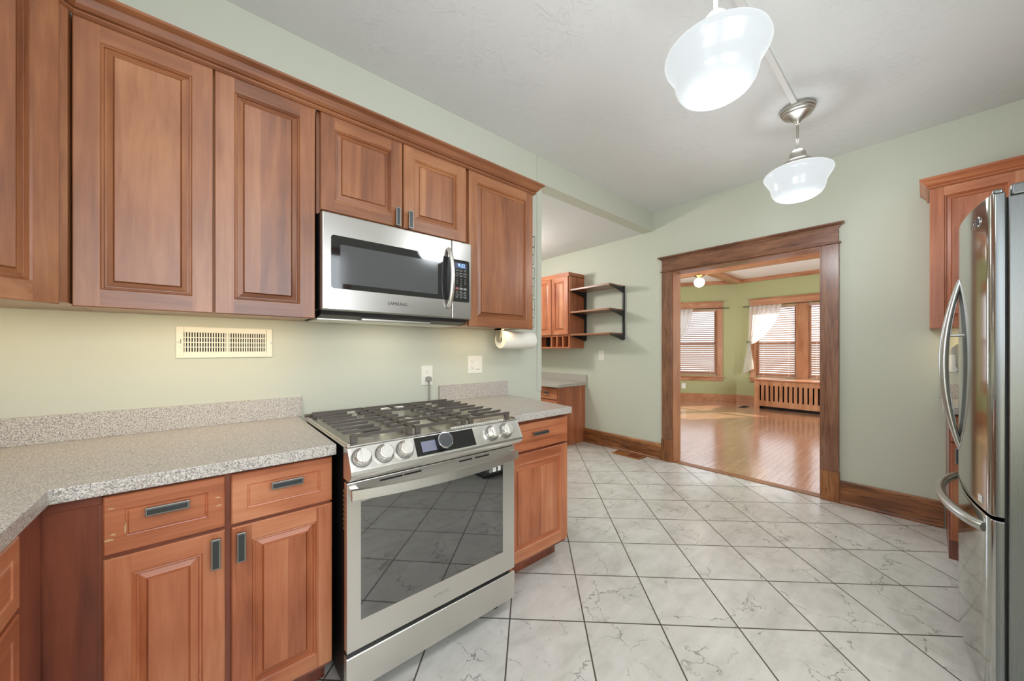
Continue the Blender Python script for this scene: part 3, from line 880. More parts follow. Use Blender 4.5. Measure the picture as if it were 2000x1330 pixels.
bm = BM(); lathe(bm, None, [(.031, 0), (.031, .024)], 36, F=FK); dk = obj('dial', bm, BLACK, pn, smooth=True)
bm = BM(); lathe(bm, None, [(.0315, .024), (.0315, .027), (.029, .0275)], 36, F=FK); obj('dial_ring', bm, CHROME, dk, smooth=True)
bm = BM(); lathe(bm, None, [(.028, .0272), (.028, .0279)], 36, F=FK); obj('dial_face', bm, plain('dial_grey', srgb(88, 90, 94), .25, .5), dk)
# cooktop pan
bm = BM()
x0, x1, y0, y1 = SX0 - .008, SX1 + .006, 1.252, 1.935
prism(bm, Fr((0, 0, 0), X, Y, Z), [(x0, y0 + .01), (x0 + .006, y0), (x1 - .006, y0), (x1, y0 + .01), (x1, y1), (x0, y1)], .893, .899)
ckt = obj('cooktop', bm, STEEL, st, bevel=.002)
bm = BM(); 
for a, b, c, d in ((x0 + .006, x0 + .016, y0, y1), (x1 - .016, x1 - .006, y0, y1), (x0 + .006, x1 - .006, y1 - .016, y1)): box(bm, a, b, c, d, .898, .906)
obj('raised_rim', bm, STEEL, ckt, bevel=.003)
bm = BM(); prism(bm, Fr((0, 0, 0), X, Y, Z), [(x0 + .006, y1 - .05), (x0 + .04, y1 - .012), (x1 - .04, y1 - .012), (x1 - .006, y1 - .05), (x1 - .006, y1), (x0 + .006, y1)], .899, .913)
obj('back_trim', bm, IRON, ckt, bevel=.003)
for (bx_, by_, br_) in ((.480, 1.405, .047), (.480, 1.735, .038), (.732, 1.570, .042), (.985, 1.405, .036), (.985, 1.735, .044)):
    bm = BM(); lathe(bm, (bx_, by_, .899), [(br_ + .022, 0), (br_ + .016, .003), (br_ + .006, .003)], 32)
    obj('drip_ring', bm, STEEL_M, ckt, smooth=True)
    bm = BM(); lathe(bm, (bx_, by_, .900), [(br_, 0), (br_, .009), (br_ - .004, .011)], 32)
    for k in range(24):
        a = 2 * math.pi * k / 24; c_, s_ = math.cos(a), math.sin(a)
        tube(bm, [(bx_ + c_ * (br_ - .001), by_ + s_ * (br_ - .001), .902), (bx_ + c_ * (br_ + .002), by_ + s_ * (br_ + .002), .909)], .002, 5)
    bb = obj('burner', bm, STEEL_M, ckt)
    bm = BM(); lathe(bm, (bx_, by_, .911), [(br_ - .006, 0), (br_ - .004, .003), (br_ - .008, .006)], 32); obj('burner_cap', bm, IRON, bb, smooth=True)
# cast iron grates: three sections
def grate(xa, xb, side):
    bm = BM(); t = .0030
    za, zb = .916, .928
    def bar(x0, x1, y0, y1, z0=za, z1=zb): box(bm, x0, x1, y0, y1, z0, z1)
    ya, yb = 1.292, 1.868
    bar(xa, xb, ya - t, ya + t); bar(xa, xb, yb - t, yb + t)
    if side != 0:     # rail next to the middle section
        xr = xb if side < 0 else xa
        bar(xr - t, xr + t, ya, yb)
    else:
        bar(xa - t, xa + t, ya, yb); bar(xb - t, xb + t, ya, yb)
    xc = (xa + xb) / 2
    for k in range(1, 8):
        y = ya + (yb - ya) * k / 8
        if side != 0:
            fe = xa if side < 0 else xb
            inner = xb if side < 0 else xa
            mid = xc + (.02 if side < 0 else -.02)
            x0, x1 = sorted((fe, inner)) if k in (4,) else sorted((fe, mid if k % 2 else mid - side * .0))
            bar(x0, x1, y - t, y + t)
            # turned-up finger tips
            prism(bm, Fr((0, y - t, 0), X, Z, Y), [(fe, za), (fe + side * .012, zb - .002), (fe, zb)] if side < 0 else [(fe, za), (fe, zb), (fe + side * .012, zb - .002)], 0, 2 * t)
            if k not in (4,): 
                x2, x3 = sorted((inner, inner + side * .055)); bar(x2, x3, y - t, y + t)
        else:
            if k in (2, 6): bar(xa, xb, y - t, y + t)
            else:
                bar(xa, xa + .055, y - t, y + t); bar(xb - .055, xb, y - t, y + t)
    if side == 0: 
        bar(xc - t, xc + t, ya, ya + .12); bar(xc - t, xc + t, yb - .12, yb)
    # feet
    for x in (xa + .012, xb - .012):
        for y in (ya, yb):
            prism(bm, Fr((0, y - .006, 0), X, Z, Y), [(x - .013, zb), (x - .010, .899), (x + .010, .899), (x + .013, zb)], 0, .012)
    return obj('grate', bm, IRON, st, bevel=.0015)
grate(.376, .602, -1); grate(.614, .848, 0); grate(.860, 1.088, 1)
bm = BM()
for k in range(22): box(bm, .760 + k * .0125, .767 + k * .0125, 1.262, 1.274, .898, .903)
obj('vent_comb', bm, WHITE, ckt)

# ------------------------------------------------------------------ nook: cabinets, desk counter, shelves, switch
nc = thing('wall_cabinet', 'cherry wall cabinet with wine cubbies in the nook beside the open shelves', 'cabinet', (3.7, 3.4, 1.242))
bm = BM()
box(bm, 3.55, WB - .002, 3.0, 3.90, 1.415, 2.178)
box(bm, 3.55, WB - .002, 3.0, 3.90, 1.242, 1.262); box(bm, 3.55, WB - .002, 3.0, 3.90, 1.395, 1.415); box(bm, 3.72, WB - .002, 3.0, 3.90, 1.262, 1.395)
for y0, y1 in ((3.0, 3.022), (3.102, 3.130), (3.204, 3.232), (3.304, 3.334), (3.56, 3.60), (3.86, 3.90)): box(bm, 3.55, 3.72, y0, y1, 1.262, 1.395)
obj('body', bm, BZ, nc)
obj('cubby_shadow_back', bx(3.700, 3.721, 3.02, 3.86, 1.262, 1.395), DARK, nc)  # dark sheet in place of the shade deep inside the cubbies
for y1 in (3.297, 3.590, 3.883):
    door_part(nc, Fr((3.55, y1, 1.418), -Y, Z, -X), .283, .752, mats=[BZ, BY], fw=.055, margin=.015)
tag_ = sweep(BM(), [(3.530, 3.90), (3.530, 3.0), (WB - .002, 3.0)], [(0, 2.170), (-.002, 2.170), (-.010, 2.180), (-.012, 2.190), (-.030, 2.212), (-.030, 2.222), (0, 2.222)])
obj('crown', tag_, BY, nc)
nb = thing('desk_cabinet', 'low cherry base cabinet with drawer in the nook', 'cabinet', (3.57, 3.4, 0))
bm = BM(); box(bm, 3.315, WB - .002, 2.985, 4.2, 0, .752); obj('body', bm, BZ, nb)
for y1 in (3.40, 3.82):
    Fq = Fr((3.315, y1, .60), -Y, Z, -X)
    d = door_part(nb, Fq, .405, .138, 'drawer', mats=[BZ, BY], fw=.03); pull(d, Fq, .24, .082, False)
    door_part(nb, Fr((3.315, y1, .11), -Y, Z, -X), .405, .478, mats=[BZ, BY])
nt = thing('desk_countertop', 'low speckled grey laminate counter on the nook cabinet', 'countertop', (3.57, 3.4, .753))
bm = BM(); prism(bm, Fr((0, 0, .753), X, Y, Z), [(3.275, 3.0), (3.30, 2.962), (WB - .002, 2.950), (WB - .002, 4.2), (3.275, 4.2)], 0, .036); obj('slab', bm, LAM, nt, bevel=.003)
obj('backsplash', bx(WB - .021, WB - .002, 2.950, 4.2, .789, .887), LAM, nt, bevel=.002)

sh = thing('wall_shelf_unit', 'three open cherry shelves on black brackets, between the nook cabinet and the doorway', 'shelf', (3.7, 2.7, 1.36))
zs = (1.978, 1.690, 1.402)
for z in zs: obj('shelf_board', bx(3.552, WB - .026, 2.408, 2.992, z, z + .022), WY, sh, bevel=.002)
for y in (2.385, 2.958):
    br = obj('bracket_rail', bx(WB - .026, WB - .001, y, y + .022, 1.345, 1.995), BLKMETAL, sh, bevel=.002)
    for z in zs:
        bm = BM(); prism(bm, Fr((0, y + .002, 0), X, Z, Y), [(WB - .026, z - .0005), (WB - .026, z - .066), (3.70, z - .036), (3.566, z - .010), (3.560, z - .0005)], 0, .018)
        obj('bracket_arm', bm, BLKMETAL, br)
sw = thing('light_switch_plate', 'white two-switch plate on the far wall below the open shelves', 'switch', (WB, 2.725, 1.09))
Fo = wallB(2.725, 1.150)
bm = BM(); fbox(bm, Fo, -.040, .040, -.064, .064, 0, .006); obj('plate', bm, WHITE, sw, bevel=.002)
for v in (-.026, .026):
    bm = BM(); fbox(bm, Fo, -.016, .016, v - .018, v + .018, .005, .009); obj('switch', bm, CREAM, sw, bevel=.002)

# kitchen floor register
fr = thing('floor_register', 'oak floor register in the tile beside the doorway', 'vent', (3.72, 2.26, 0))
bm = BM()
for a in ((3.640, 3.662, 2.085, 2.432), (3.788, 3.812, 2.085, 2.432), (3.662, 3.788, 2.085, 2.118), (3.662, 3.788, 2.400, 2.432), (3.662, 3.788, 2.250, 2.262)): box(bm, *a, 0, .009)
obj('frame', bm, OY, fr, bevel=.002)
obj('duct', bx(3.662, 3.788, 2.118, 2.250, .0005, .003), plain('brown_screen', srgb(122, 66, 42), .6), fr)
obj('panel', bx(3.662, 3.788, 2.262, 2.400, .0005, .007), OY, fr)

# ------------------------------------------------------------------ right of the doorway: upper cabinet, base cabinet, counter
rc = thing('wall_cabinet', 'cherry wall cabinet above the fridge handles on the far wall at right', 'cabinet', (3.7, -.45, 1.36))
obj('body', bx(3.540, WB - .002, -.88, -.008, 1.362, 2.262), BZ, rc)
door_part(rc, Fr((3.540, -.010, 1.358), -Y, Z, -X), .352, .890, mats=[BZ, BY])
door_part(rc, Fr((3.540, -.385, 1.358), -Y, Z, -X), .352, .890, mats=[BZ, BY])
cr = [(0, 2.248), (-.004, 2.248), (-.012, 2.254), (-.012, 2.260), (-.006, 2.264), (-.016, 2.270), (-.030, 2.290), (-.040, 2.300), (-.042, 2.304), (-.042, 2.314), (0, 2.314)]
tag(obj('crown_moulding', sweep(BM(), [(WB - .003, -.006), (3.519, -.006), (3.519, -.88)], [(-o, z) for o, z in cr]), BY),
    'cherry crown moulding on the wall cabinet behind the fridge', 'moulding')
rb = thing('base_cabinet', 'cherry base cabinet on the far wall behind the fridge', 'cabinet', (3.55, -.45, 0))
bm = BM(); box(bm, 3.270, WB - .002, -.88, -.080, .105, .855); box(bm, 3.30, WB - .002, -.88, -.080, 0, .105)
obj('body', bm, DZ, rb)
Fq = Fr((3.270, -.086, .692), -Y, Z, -X)
door_part(rb, Fq, .38, .150, 'drawer', mats=[BZ, BY], fw=.036)
Fq = Fr((3.270, -.086, .126), -Y, Z, -X)
d = door_part(rb, Fq, .38, .556, mats=[BZ, BY]); pull(d, Fq, .026, .490, True)
rt = thing('countertop', 'speckled grey laminate countertop behind the fridge handle', 'countertop', (3.53, -.45, .856))
obj('slab', bx(3.212, WB - .002, -.88, -.058, .856, .892), LAM, rt, bevel=.002)
obj('backsplash', bx(WB - .021, WB - .001, -.88, -.050, .892, .990), LAM, rt, bevel=.002)
sp = thing('light_switch_plate', 'white switch plate seen through the fridge handle', 'switch', (WB, -.12, 1.07))
Fo = wallB(-.120, 1.128)
bm = BM(); fbox(bm, Fo, -.030, .030, -.059, .059, 0, .006); obj('plate', bm, WHITE, sp, bevel=.002)
bm = BM(); fbox(bm, Fo, -.016, .016, -.033, .033, .005, .009); obj('rocker', bm, WHITE, sp, bevel=.001)
bm = BM(); prism(bm, wallB(-.133, 1.165), [(-.006, .094), (-.011, .085), (-.012, -.05), (-.006, -.068), (-.002, -.073), (-.009, -.088), (.009, -.098), (.012, -.05), (.011, .085), (.006, .094)], .012, .034)
tag(obj('hanging_handset', bm, GREYP, bevel=.003), 'slim grey plastic object hanging on the wall beside the fridge', 'gadget')

# ------------------------------------------------------------------ refrigerator
fg = thing('refrigerator', 'stainless French-door refrigerator with bowed handles at the right edge', 'refrigerator', (2.435, -.5, 0))
FX0, FX1, FM = 1.980, 2.890, 2.435
def bow(x):   # front face, bowed outwards
    s = (x - FM) / (FX1 - FM)
    return -.136 + .050 * (1 - s * s)
def bowed(xa, xb, z0, z1, yb=-.166, n=16, ra=True, rb=True):
    pts = []
    e = .010
    if ra: pts += [(xa, bow(xa) - e), (xa + .003, bow(xa) - .003)]
    else: pts += [(xa, bow(xa))]
    a, b = xa + (e if ra else .003), xb - (e if rb else .003)
    for i in range(n + 1):
        x = a + (b - a) * i / n; pts.append((x, bow(x)))
    if rb: pts += [(xb - .003, bow(xb) - .003), (xb, bow(xb) - e)]
    else: pts += [(xb, bow(xb))]
    pts += [(xb, yb), (xa, yb)]
    bm = BM(); prism(bm, Fr((0, 0, 0), X, Y, Z), pts[::-1], z0, z1)
    return bm
def fdoor(name, *a, **k):
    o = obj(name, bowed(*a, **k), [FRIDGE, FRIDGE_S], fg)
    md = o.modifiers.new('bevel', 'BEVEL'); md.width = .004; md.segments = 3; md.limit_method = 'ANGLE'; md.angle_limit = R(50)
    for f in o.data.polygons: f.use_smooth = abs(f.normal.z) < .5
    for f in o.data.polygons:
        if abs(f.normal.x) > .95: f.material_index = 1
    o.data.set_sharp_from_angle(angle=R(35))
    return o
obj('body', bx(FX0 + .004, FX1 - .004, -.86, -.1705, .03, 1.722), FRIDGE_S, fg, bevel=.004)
obj('door_gasket', bx(FX0 + .012, FX1 - .012, -.171, -.1655, .06, 1.72), RUBBER, fg)
dL = fdoor('door', FX0, FM - .002, .668, 1.736, rb=False)
dR = fdoor('door', FM + .002, FX1, .668, 1.736, ra=False)
dF = fdoor('freezer_drawer', FX0, FX1, .075, .656)
obj('base_grille', bx(FX0 + .02, FX1 - .02, -.80, -.19, 0, .07), BLACK, fg)
for x, d in ((FM - .038, dL), (FM + .038, dR)):
    pts, rr = [], []
    for i in range(25):
        s = i / 24; z = .808 + .705 * s
        pts.append((x, bow(x) - .004 + .046 * math.sin(math.pi * s) ** .85, z)); rr.append(.009 + .005 * math.sin(math.pi * s))
    hb = obj('handle', tube(BM(), pts, rr, 14, up=(1, 0, 0), flat=1.3), FRIDGE_H, d, smooth=True, label='bowed satin door handle')
    bm = BM(); tube(bm, [(x, bow(x) - .004, 1.282), (x, bow(x) + .022, 1.282), (x, bow(x) + .036, 1.282)], [.0055, .0048, .006], 10); obj('standoff', bm, FRIDGE_H, d, smooth=True)
pts, rr = [], []
for i in range(33):
    s = i / 32; x = 2.035 + .80 * s
    pts.append((x, bow(x) - .004 + (.055) * math.sin(math.pi * s) ** .55, .610)); rr.append(.015)
obj('handle', tube(BM(), pts, rr, 14, flat=1.15), FRIDGE_H, dF, smooth=True, label='long bowed satin freezer handle')
for y0, y1, z1 in ((-.162, -.140, 1.752), (-.262, -.176, 1.760)):
    bm = BM(); box(bm, FX0 + .004, FX0 + .060, y0, y1, 1.7225 if y0 < -.2 else 1.7365, z1); obj('hinge_cover', bm, FRIDGE_S, fg, bevel=.006, seg=3)
# round emblem and letters on the near door
xl = 2.10; nb_ = Vector((2 * .050 * (xl - FM) / (FX1 - FM) ** 2, 1, 0)).normalized(); ub_ = Vector((-nb_.y, nb_.x, 0))
FL = Fr((xl, bow(xl) + .0002, 1.672), ub_, Z, nb_)
bm = BM(); lathe(bm, None, [(.018, 0), (.018, .0015), (.0165, .0020)], 28, F=Fr(FL.p(.025, 0, 0), ub_, Z, nb_)); em = obj('emblem', bm, CHROME, dL)
bm = BM(); lathe(bm, None, [(.0025, .002), (.0025, .003)], 10, F=Fr(FL.p(.020, .006, 0), ub_, Z, nb_))
fbox(bm, Fr(FL.p(.025, 0, 0), ub_, Z, nb_), -.0015, .001, -.009, .010, .002, .003); fbox(bm, Fr(FL.p(.025, 0, 0), ub_, Z, nb_), -.0015, .007, -.009, -.0065, .002, .003)
tube(bm, [FL.p(.025 + .0135 * math.cos(a), .0135 * math.sin(a), .0024) for a in [R(t) for t in range(60, 361, 15)]], .0009, 5)
obj('emblem_face', bm, PEWTER_D, em)
text_obj('brand_lettering', 'LG', .040, Fr(FL.p(-.022, 0, .001), ub_, Z, nb_), CHROME, dL)
bm = BM(); fbox(bm, Fr((2.06, bow(2.06), .70), ub_, Z, nb_), -.02, .02, -.012, .012, 0, .001); obj('rating_label', bm, STICK, dL)

# ------------------------------------------------------------------ pendant lights on the kitchen ceiling
def pendant(x, y, label, down=12, up=1.1):
    p = thing('pendant_light', label, 'lamp', (x, y, CZ_), 'schoolhouse pendants on the kitchen ceiling')
    bm = BM(); lathe(bm, (x, y, 0), [(.090, CZ_), (.090, CZ_ - .022), (.084, CZ_ - .026), (.084, CZ_ - .036), (.076, CZ_ - .040), (.074, CZ_ - .050), (.060, CZ_ - .056), (.040, CZ_ - .072), (.016, CZ_ - .092), (.013, CZ_ - .108), (.009, CZ_ - .110)], 40)
    obj('canopy', bm, NICKEL, p, smooth=True)
    bm = BM(); tube(bm, [(x, y, CZ_ - .106), (x, y, 2.500)], .0075, 12); obj('rod', bm, NICKEL, p, smooth=True)
    bm = BM(); lathe(bm, (x, y, 0), [(.010, 2.506), (.026, 2.502), (.040, 2.486), (.046, 2.462), (.050, 2.440), (.066, 2.434), (.080, 2.420), (.086, 2.400), (.088, 2.388), (.060, 2.386)], 40)
    obj('fitter', bm, NICKEL, p, smooth=True)
    prof = [(r * .865, 2.352 + (z - 2.352) * .93) for r, z in ((.060, 2.408), (.066, 2.400), (.100, 2.394), (.150, 2.386), (.186, 2.374), (.203, 2.362), (.208, 2.348), (.202, 2.332), (.188, 2.310), (.174, 2.288), (.166, 2.268), (.162, 2.246), (.154, 2.222), (.138, 2.200), (.112, 2.184), (.075, 2.174), (.035, 2.169), (.004, 2.168))]
    bm = BM(); lathe(bm, (x, y, 0), prof, 64)
    obj('shade', bm, SHADE, p, smooth=True, label='glowing white opal glass shade')
    add_light('pendant_uplight', 'POINT', (x, y, 2.585), up, (.94, .99, 1.03), .10)
    add_light('pendant_downlight', 'POINT', (x, y, 2.10), down, (.93, .99, 1.04), .14)
    return p
pendant(.191, .545, 'third white schoolhouse pendant, over the camera and outside the picture', 4.6, 3.4)
pendant(1.478, .528, 'nearer and larger-looking white schoolhouse pendant at the top edge')
pendant(2.885, .545, 'farther white schoolhouse pendant with its whole canopy showing, near the far wall')
tag(obj('ceiling_raceway', bx(-.3, 2.81, .530, .560, CZ_ - .014, CZ_), plain('white_raceway', srgb(222, 220, 216), .4), bevel=.003), 'white wiring raceway along the ceiling between the pendants', 'cable cover')

# under-cabinet lamps: warm glow on the wall
for x, w_, e in ((-.12, .34, .82), (.20, .26, .66), (-.55, .30, .65), (1.36, .34, .75)):
    add_light('under_cabinet_lamp', 'AREA', (x, 1.83, 1.357), e, (1, .77, .42), w_, .12, (0, .42, -1))
add_light('cooktop_lamp', 'AREA', (.74, 1.82, 1.355), .9, (1, .88, .66), .30, .10, (0, .42, -1))
add_light('under_cabinet_lamp', 'AREA', (3.74, -.20, 1.357), .8, (1, .80, .48), .02, .22, (.25, 0, -1))

# ------------------------------------------------------------------ living room shell
LXR = 9.43
cor = Vector((LXR, 2.92, 0)); bd = Vector((math.cos(R(122)), math.sin(R(122)), 0)); bn = Vector((-bd.y, bd.x, 0))   # bn points into the room?
if bn.x > 0: bn = -bn
if (Vector((6, 2, 0)) - cor).dot(bn) < 0: bn = -bn
LC = 2.85
FR_ = Fr((LXR, 2.92, 0), -Y, Z, -X)                    # right wall: u towards the camera's right
FBAY = Fr(cor + bd * 0, bd, Z, bn)                      # bay wall: u away from the corner
def fwall(F, u0, u1, z0, z1, ops, t=.12):
    bm = BM(); us = sorted(ops)
    cur = u0
    for a, b, c, d in us:
        fbox(bm, F, cur, a, z0, z1, -t, 0); fbox(bm, F, a, b, z0, c, -t, 0); fbox(bm, F, a, b, d, z1, -t, 0); cur = b
    fbox(bm, F, cur, u1, z0, z1, -t, 0)
    return bm
WZ0, WZ1 = .615, 2.185
opsR = [(.395, 1.125, WZ0, WZ1), (1.310, 2.040, WZ0, WZ1)]
opsB = [(.400, 1.450, WZ0, WZ1)]
struct('wall_living_far', fwall(FR_, 0, 4.62, 0, 2.95, opsR), OLIVE)
struct('wall_living_bay', fwall(FBAY, 0, 1.9, 0, 2.95, opsB), OLIVE)
be = cor + bd * 1.9
struct('wall_living_left', bx(3.99, be.x + .1, be.y, be.y + .1, 0, 2.95), OLIVE)
struct('wall_living_right', bx(3.99, LXR + .12, -1.72, -1.6, 0, 2.95), OLIVE)
struct('ceiling_living', bx(3.99, 9.6, -1.72, 4.75, LC, LC + .08), plain('living_ceiling', srgb(236, 232, 224), .8))
# beams and frieze
struct('trim_beam', bx(7.66, 7.84, -1.6, 4.5, 2.763, LC), LY, bevel=.004)
struct('trim_beam_cross', bx(7.84, LXR - .02, 2.80, 2.98, 2.763, LC), LX, bevel=.004)
bm = BM(); fbox(bm, FR_, 0, 4.5, 2.763, LC, 0, .025); struct('trim_frieze_far', bm, LY)
bm = BM(); fbox(bm, FBAY, .01, 1.9, 2.763, LC, 0, .025); struct('trim_frieze_bay', bm, LX)
bm = BM(); fbox(bm, FR_, 0, 4.5, 0, .175, 0, .02); fbox(bm, FR_, 0, 4.5, 0, .02, .02, .035); struct('baseboard_living_far', bm, LY)
bm = BM(); fbox(bm, FBAY, .01, 1.9, 0, .175, 0, .02); fbox(bm, FBAY, .01, 1.9, 0, .02, .02, .035); struct('baseboard_living_bay', bm, LX)

def window(n, F, a, b, matx, left=True, right=True, head=True):
    w = empty('window_%d' % n, F.p((a + b) / 2, WZ0, 0)); w['kind'] = 'structure'
    bm = BM(); 
    fbox(bm, F, a, a + .045, WZ0, WZ1, -.09, -.05); fbox(bm, F, b - .045, b, WZ0, WZ1, -.09, -.05)
    for z0, z1 in ((WZ0, WZ0 + .07), (1.33, 1.385), (WZ1 - .05, WZ1)): fbox(bm, F, a + .045, b - .045, z0, z1, -.09, -.05)
    obj('sash', bm, LZ, w)
    bm = BM(); fbox(bm, F, a + .045, b - .045, WZ0 + .07, 1.33, -.072, -.068); fbox(bm, F, a + .045, b - .045, 1.385, WZ1 - .05, -.072, -.068); obj('pane', bm, PANE, w)
    if left:
        bm = BM(); fbox(bm, F, a - .11, a, WZ0 - .02, WZ1 + .02, 0, .02); obj('casing', bm, LZ, w, bevel=.002)
    if right:
        bm = BM(); fbox(bm, F, b, b + right, WZ0 - .02, WZ1 + .02, 0, .02); obj('casing', bm, LZ, w, bevel=.002)
    bm = BM(); fbox(bm, F, a, a + .012, WZ0, WZ1, -.05, 0); fbox(bm, F, b - .012, b, WZ0, WZ1, -.05, 0); obj('jamb', bm, LZ, w)
    return w
def head_and_sill(w, F, a, b, matx):
    bm = BM(); fbox(bm, F, a - .11, b + .11, WZ1 + .02, WZ1 + .16, 0, .024); obj('header', bm, matx, w, bevel=.002)
    bm = BM(); fbox(bm, F, a - .145, b + .145, WZ1 + .16, WZ1 + .185, 0, .05); obj('cap', bm, matx, w, bevel=.006)
    bm = BM(); fbox(bm, F, a - .135, b + .135, WZ0 - .045, WZ0 - .018, -.05, .05); obj('sill', bm, matx, w, bevel=.004)
    bm = BM(); fbox(bm, F, a - .11, b + .11, WZ0 - .13, WZ0 - .045, 0, .02); obj('apron', bm, matx, w, bevel=.002)
w1 = window(1, FBAY, .40, 1.45, LX, right=.11); head_and_sill(w1, FBAY, .40, 1.45, LX)
w2 = window(2, FR_, .395, 1.125, LY, right=.185); head_and_sill(w2, FR_, .395, 2.04, LY)
w3 = window(3, FR_, 1.310, 2.040, LY, left=False, right=.11)

def blind(F, a, b, label):
    t = thing('window_blind', label, 'blind', F.p((a + b) / 2, WZ0, -.02), 'tan slat blinds in the living room')
    bm = BM(); fbox(bm, F, a + .015, b - .015, WZ1 - .045, WZ1 - .002, -.047, -.004); obj('headrail', bm, SLAT, t)
    bm = BM(); z = WZ0 + .03; 
    while z < WZ1 - .055:
        k = R(27) if z > 1.36 else R(40)
        dz, dw = .024 * math.sin(k), .024 * math.cos(k)
        c = -.026
        for t_ in (0,):
            v = [bm.verts.new(F.p(u, z + s * dz + h, c - s * dw)) for h in (0, .0022) for u, s in ((a + .016, 1), (b - .016, 1), (b - .016, -1), (a + .016, -1))]
        for q in ((0, 1, 2, 3), (7, 6, 5, 4), (0, 4, 5, 1), (1, 5, 6, 2), (2, 6, 7, 3), (3, 7, 4, 0)): bm.faces.new([v[i] for i in q])
        z += .047
    obj('slats', bm, SLAT, t)
    bm = BM(); fbox(bm, F, a + .016, b - .016, WZ0 + .003, WZ0 + .018, -.04, -.012); obj('bottom_rail', bm, SLAT, t)
    for u in (a + .14, b - .14):
        bm = BM(); fbox(bm, F, u - .0022, u + .0022, WZ0 + .01, WZ1 - .04, -.0045, -.0035); obj('ladder_tape', bm, WHITE, t)
    return t
blind(FBAY, .40, 1.45, 'tan slat blind in the left bay window of the living room')
blind(FR_, .395, 1.125, 'tan slat blind behind the full tied-back curtain')
blind(FR_, 1.310, 2.040, 'tan slat blind beside the right doorway casing, no curtain')

def rod(F, ua, ub, label, ends):
    t = thing('curtain_rod', label, 'curtain rod', F.p((ua + ub) / 2, 2.2, .07), 'dark curtain rods in the living room')
    bm = BM(); tube(bm, [F.p(ua, 2.20, .07), F.p(ub, 2.20, .07)], .007, 8); obj('bar', bm, BLKMETAL, t, smooth=True)
    for u in ends:
        bm = BM(); s = 1 if u > (ua + ub) / 2 else -1
        tube(bm, [F.p(u + s * .022 + .018 * math.cos(a), 2.20 + .018 * math.sin(a), .07) for a in [2 * math.pi * i / 12 for i in range(13)]], .005, 6); obj('finial', bm, BLKMETAL, t)
    for u in (ua + .05, ub - .05):
        bm = BM(); tube(bm, [F.p(u, 2.20, .07), F.p(u, 2.20, .002)], .006, 6); obj('bracket', bm, BLKMETAL, t)
rod(FBAY, .205, 1.66, 'dark curtain rod over the left bay window', (.205, 1.66))
rod(FR_, .205, 2.25, 'dark curtain rod over the paired windows', (.205, 2.25))

def curtain(F, left, right, tie, label):
    """left/right: edge polylines [(u, z)], top to bottom, same length; folds bulge along w"""
    t = thing('lace_curtain', label, 'curtain', F.p(left[0][0], left[-1][1], .07), 'white tied-back lace curtains')
    bm = BM(); nu = 60; rows = []
    def interp(pl, s):
        s *= len(pl) - 1; i = min(int(s), len(pl) - 2); f = s - i
        return pl[i][0] + (pl[i + 1][0] - pl[i][0]) * f, pl[i][1] + (pl[i + 1][1] - pl[i][1]) * f
    nv = 48
    for j in range(nv + 1):
        s = j / nv
        (ul, zl), (ur, zr) = interp(left, s), interp(right, s)
        row = []
        for i in range(nu + 1):
            q = i / nu
            u = ul + (ur - ul) * q; z = zl + (zr - zl) * q
            w = .108 + .016 * math.sin(q * 42) + .006 * math.sin(q * 97 + j * .1)
            if j == nv: z -= .012 * abs(math.sin(q * 20))
            row.append(bm.verts.new(F.p(u, z, w)))
        rows.append(row)
    for a, b in zip(rows, rows[1:]):
        for i in range(nu): bm.faces.new((a[i], a[i + 1], b[i + 1], b[i]))
    obj('fabric', bm, LACE, t, smooth=True, fix=False)
    bm = BM(); u, z = tie
    tube(bm, [F.p(u + .030 * math.cos(a), z + .022 * math.sin(a), .108 + .03 * math.sin(a)) for a in [2 * math.pi * i / 14 for i in range(15)]], .006, 6); obj('tieback', bm, BLKMETAL, t)
u_ = lambda y: 2.92 - y
curtain(FR_, [(u_(2.624), 2.20), (u_(2.63), 1.98), (u_(2.634), 1.80), (u_(2.64), 1.56), (u_(2.65), 1.42), (u_(2.652), 1.38), (u_(2.705), 1.03), (u_(2.75), .76), (u_(2.766), .672)],
        [(u_(2.029), 2.20), (u_(2.083), 1.98), (u_(2.16), 1.78), (u_(2.323), 1.56), (u_(2.486), 1.40), (u_(2.61), 1.33), (u_(2.575), 1.10), (u_(2.55), .90), (u_(2.545), .80)], (u_(2.64), 1.39),
        'white lace curtain tied back at the window above the radiator cover')
curtain(FBAY, [(1.56, 2.20), (1.55, 1.98), (1.54, 1.80), (1.53, 1.56), (1.53, 1.42), (1.53, 1.38), (1.56, 1.03), (1.60, .76), (1.62, .672)],
        [(.925, 2.20), (.97, 2.0), (1.05, 1.70), (1.14, 1.53), (1.30, 1.42), (1.48, 1.33), (1.44, 1.10), (1.42, .90), (1.41, .80)], (1.52, 1.39),
        'white lace curtain at the left bay window, cut by the doorway casing')

# radiator cover
rd = thing('radiator_cover', 'slatted honey wood radiator cover under the living room windows', 'radiator cover', (9.05, 1.4, 0))
RX = 8.73
obj('top', bx(RX - .025, LXR - .052, .52, 2.395, .585, .610), LY, rd, bevel=.004)
bm = BM(); box(bm, RX, RX + .02, .545, 2.37, .49, .585); box(bm, RX, RX + .02, .545, 2.37, .06, .172)
ys = [2.262 - k * .0775 for k in range(22)]
edges = [2.37] + sum([[y + .013, y - .013] for y in ys], []) + [.545]
for a, b in zip(edges[0::2], edges[1::2]): box(bm, RX, RX + .02, b, a, .172, .49)
box(bm, RX, RX + .02, 2.28, 2.37, 0, .06); box(bm, RX, RX + .02, .545, .63, 0, .06)
obj('slatted_front', bm, LZ, rd)
obj('side_panel', bx(RX + .02, LXR - .04, 2.35, 2.37, 0, .585), LZ, rd)
obj('dark_inside', bx(RX + .06, RX + .08, .56, 2.34, .01, .56), DARK, rd)
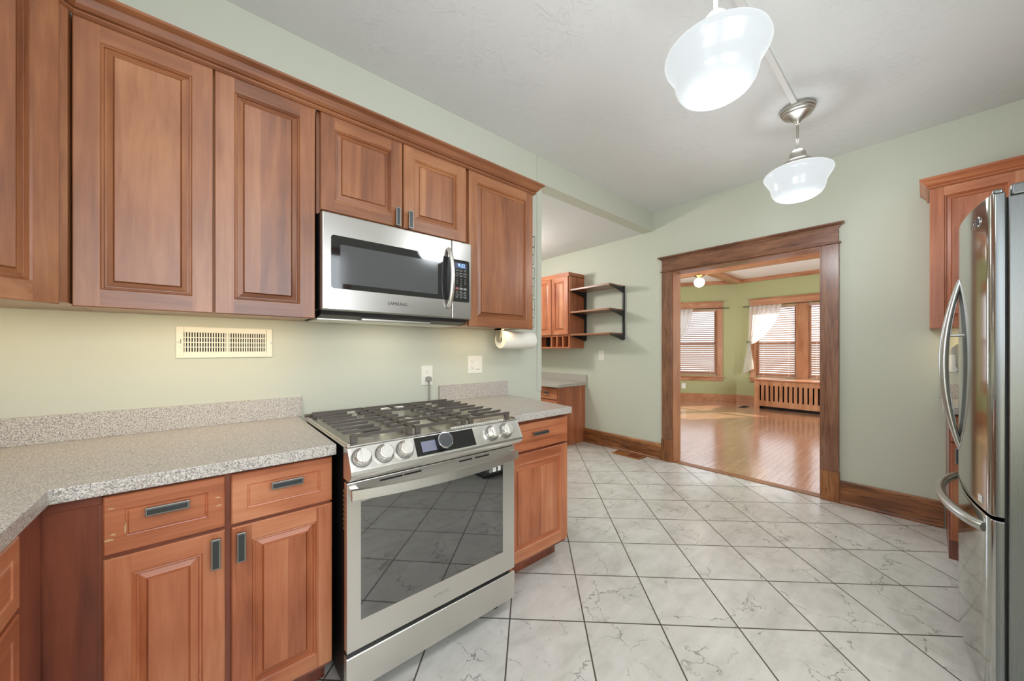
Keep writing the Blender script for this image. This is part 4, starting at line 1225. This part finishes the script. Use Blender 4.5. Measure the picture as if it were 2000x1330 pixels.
# living room small things
fr2 = thing('floor_register', 'dark floor register in the hardwood beside the radiator cover', 'vent', (8.72, 2.6, 0))
bm = BM(); box(bm, 8.55, 8.90, 2.50, 2.62, 0, .004); obj('frame', bm, plain('bronze', srgb(70, 52, 38), .5, .4), fr2)
bm = BM()
for k in range(14): box(bm, 8.57 + k * .023, 8.582 + k * .023, 2.515, 2.605, .0035, .0048)
obj('slots', bm, DARK, fr2)
ol = thing('wall_outlet', 'white outlet low on the green bay wall of the living room', 'outlet', FBAY.p(1.13, .28, 0))
Fo = Fr(FBAY.p(1.125, .345, 0), bd, Z, bn)
bm = BM(); fbox(bm, Fo, -.045, .045, -.062, .062, 0, .006); obj('plate', bm, WHITE, ol)
bm = BM(); fbox(bm, Fo, -.015, .015, .008, .036, .006, .008); fbox(bm, Fo, -.015, .015, -.036, -.008, .006, .008); obj('receptacle', bm, CREAM, ol)
bm = BM(); lathe(bm, None, [(.022, .03), (.03, .05), (.022, .07)], 14, F=Fr(FR_.p(.50, .10, .0), -Y, Z, -X)); 
tag(obj('radiator_valve', bm, BLKMETAL), 'small black valve on the baseboard beside the radiator cover', 'valve')
gl = thing('globe_ceiling_light', 'small round glowing globe light under the living room beams', 'lamp', (7.75, 3.08, 2.763))
bm = BM(); lathe(bm, (7.75, 3.08, 0), [(.10, 2.763), (.10, 2.75), (.07, 2.738), (.05, 2.715), (.045, 2.70)], 28); obj('canopy', bm, plain('brass', srgb(170, 140, 90), .3, 1), gl, smooth=True)
bm = BM(); bmesh.ops.create_uvsphere(bm, u_segments=28, v_segments=16, radius=.10)
bmesh.ops.translate(bm, verts=bm.verts[:], vec=(7.75, 3.08, 2.615)); obj('globe', bm, BULB, gl, smooth=True, label='lit opal globe')

# casings of the two added kitchen windows around the fill lights, out of view
for n, (F, a, b, z0, z1) in enumerate(((Fr((0, -.91, 0), X, Z, Y), -.57, 1.13, 1.08, 2.24), (Fr((-.915, 0, 0), -Y, Z, X), -.62, .38, 1.15, 2.25))):
    w = empty('window_%d' % (4 + n), F.p((a + b) / 2, z0, 0)); w['kind'] = 'structure'
    bm = BM()
    for s in ((a - .09, a, z0 - .09, z1 + .09), (b, b + .09, z0 - .09, z1 + .09), (a, b, z1, z1 + .09), (a, b, z0 - .09, z0)): fbox(bm, F, *s, 0, .02)
    obj('casing', bm, OZ, w)
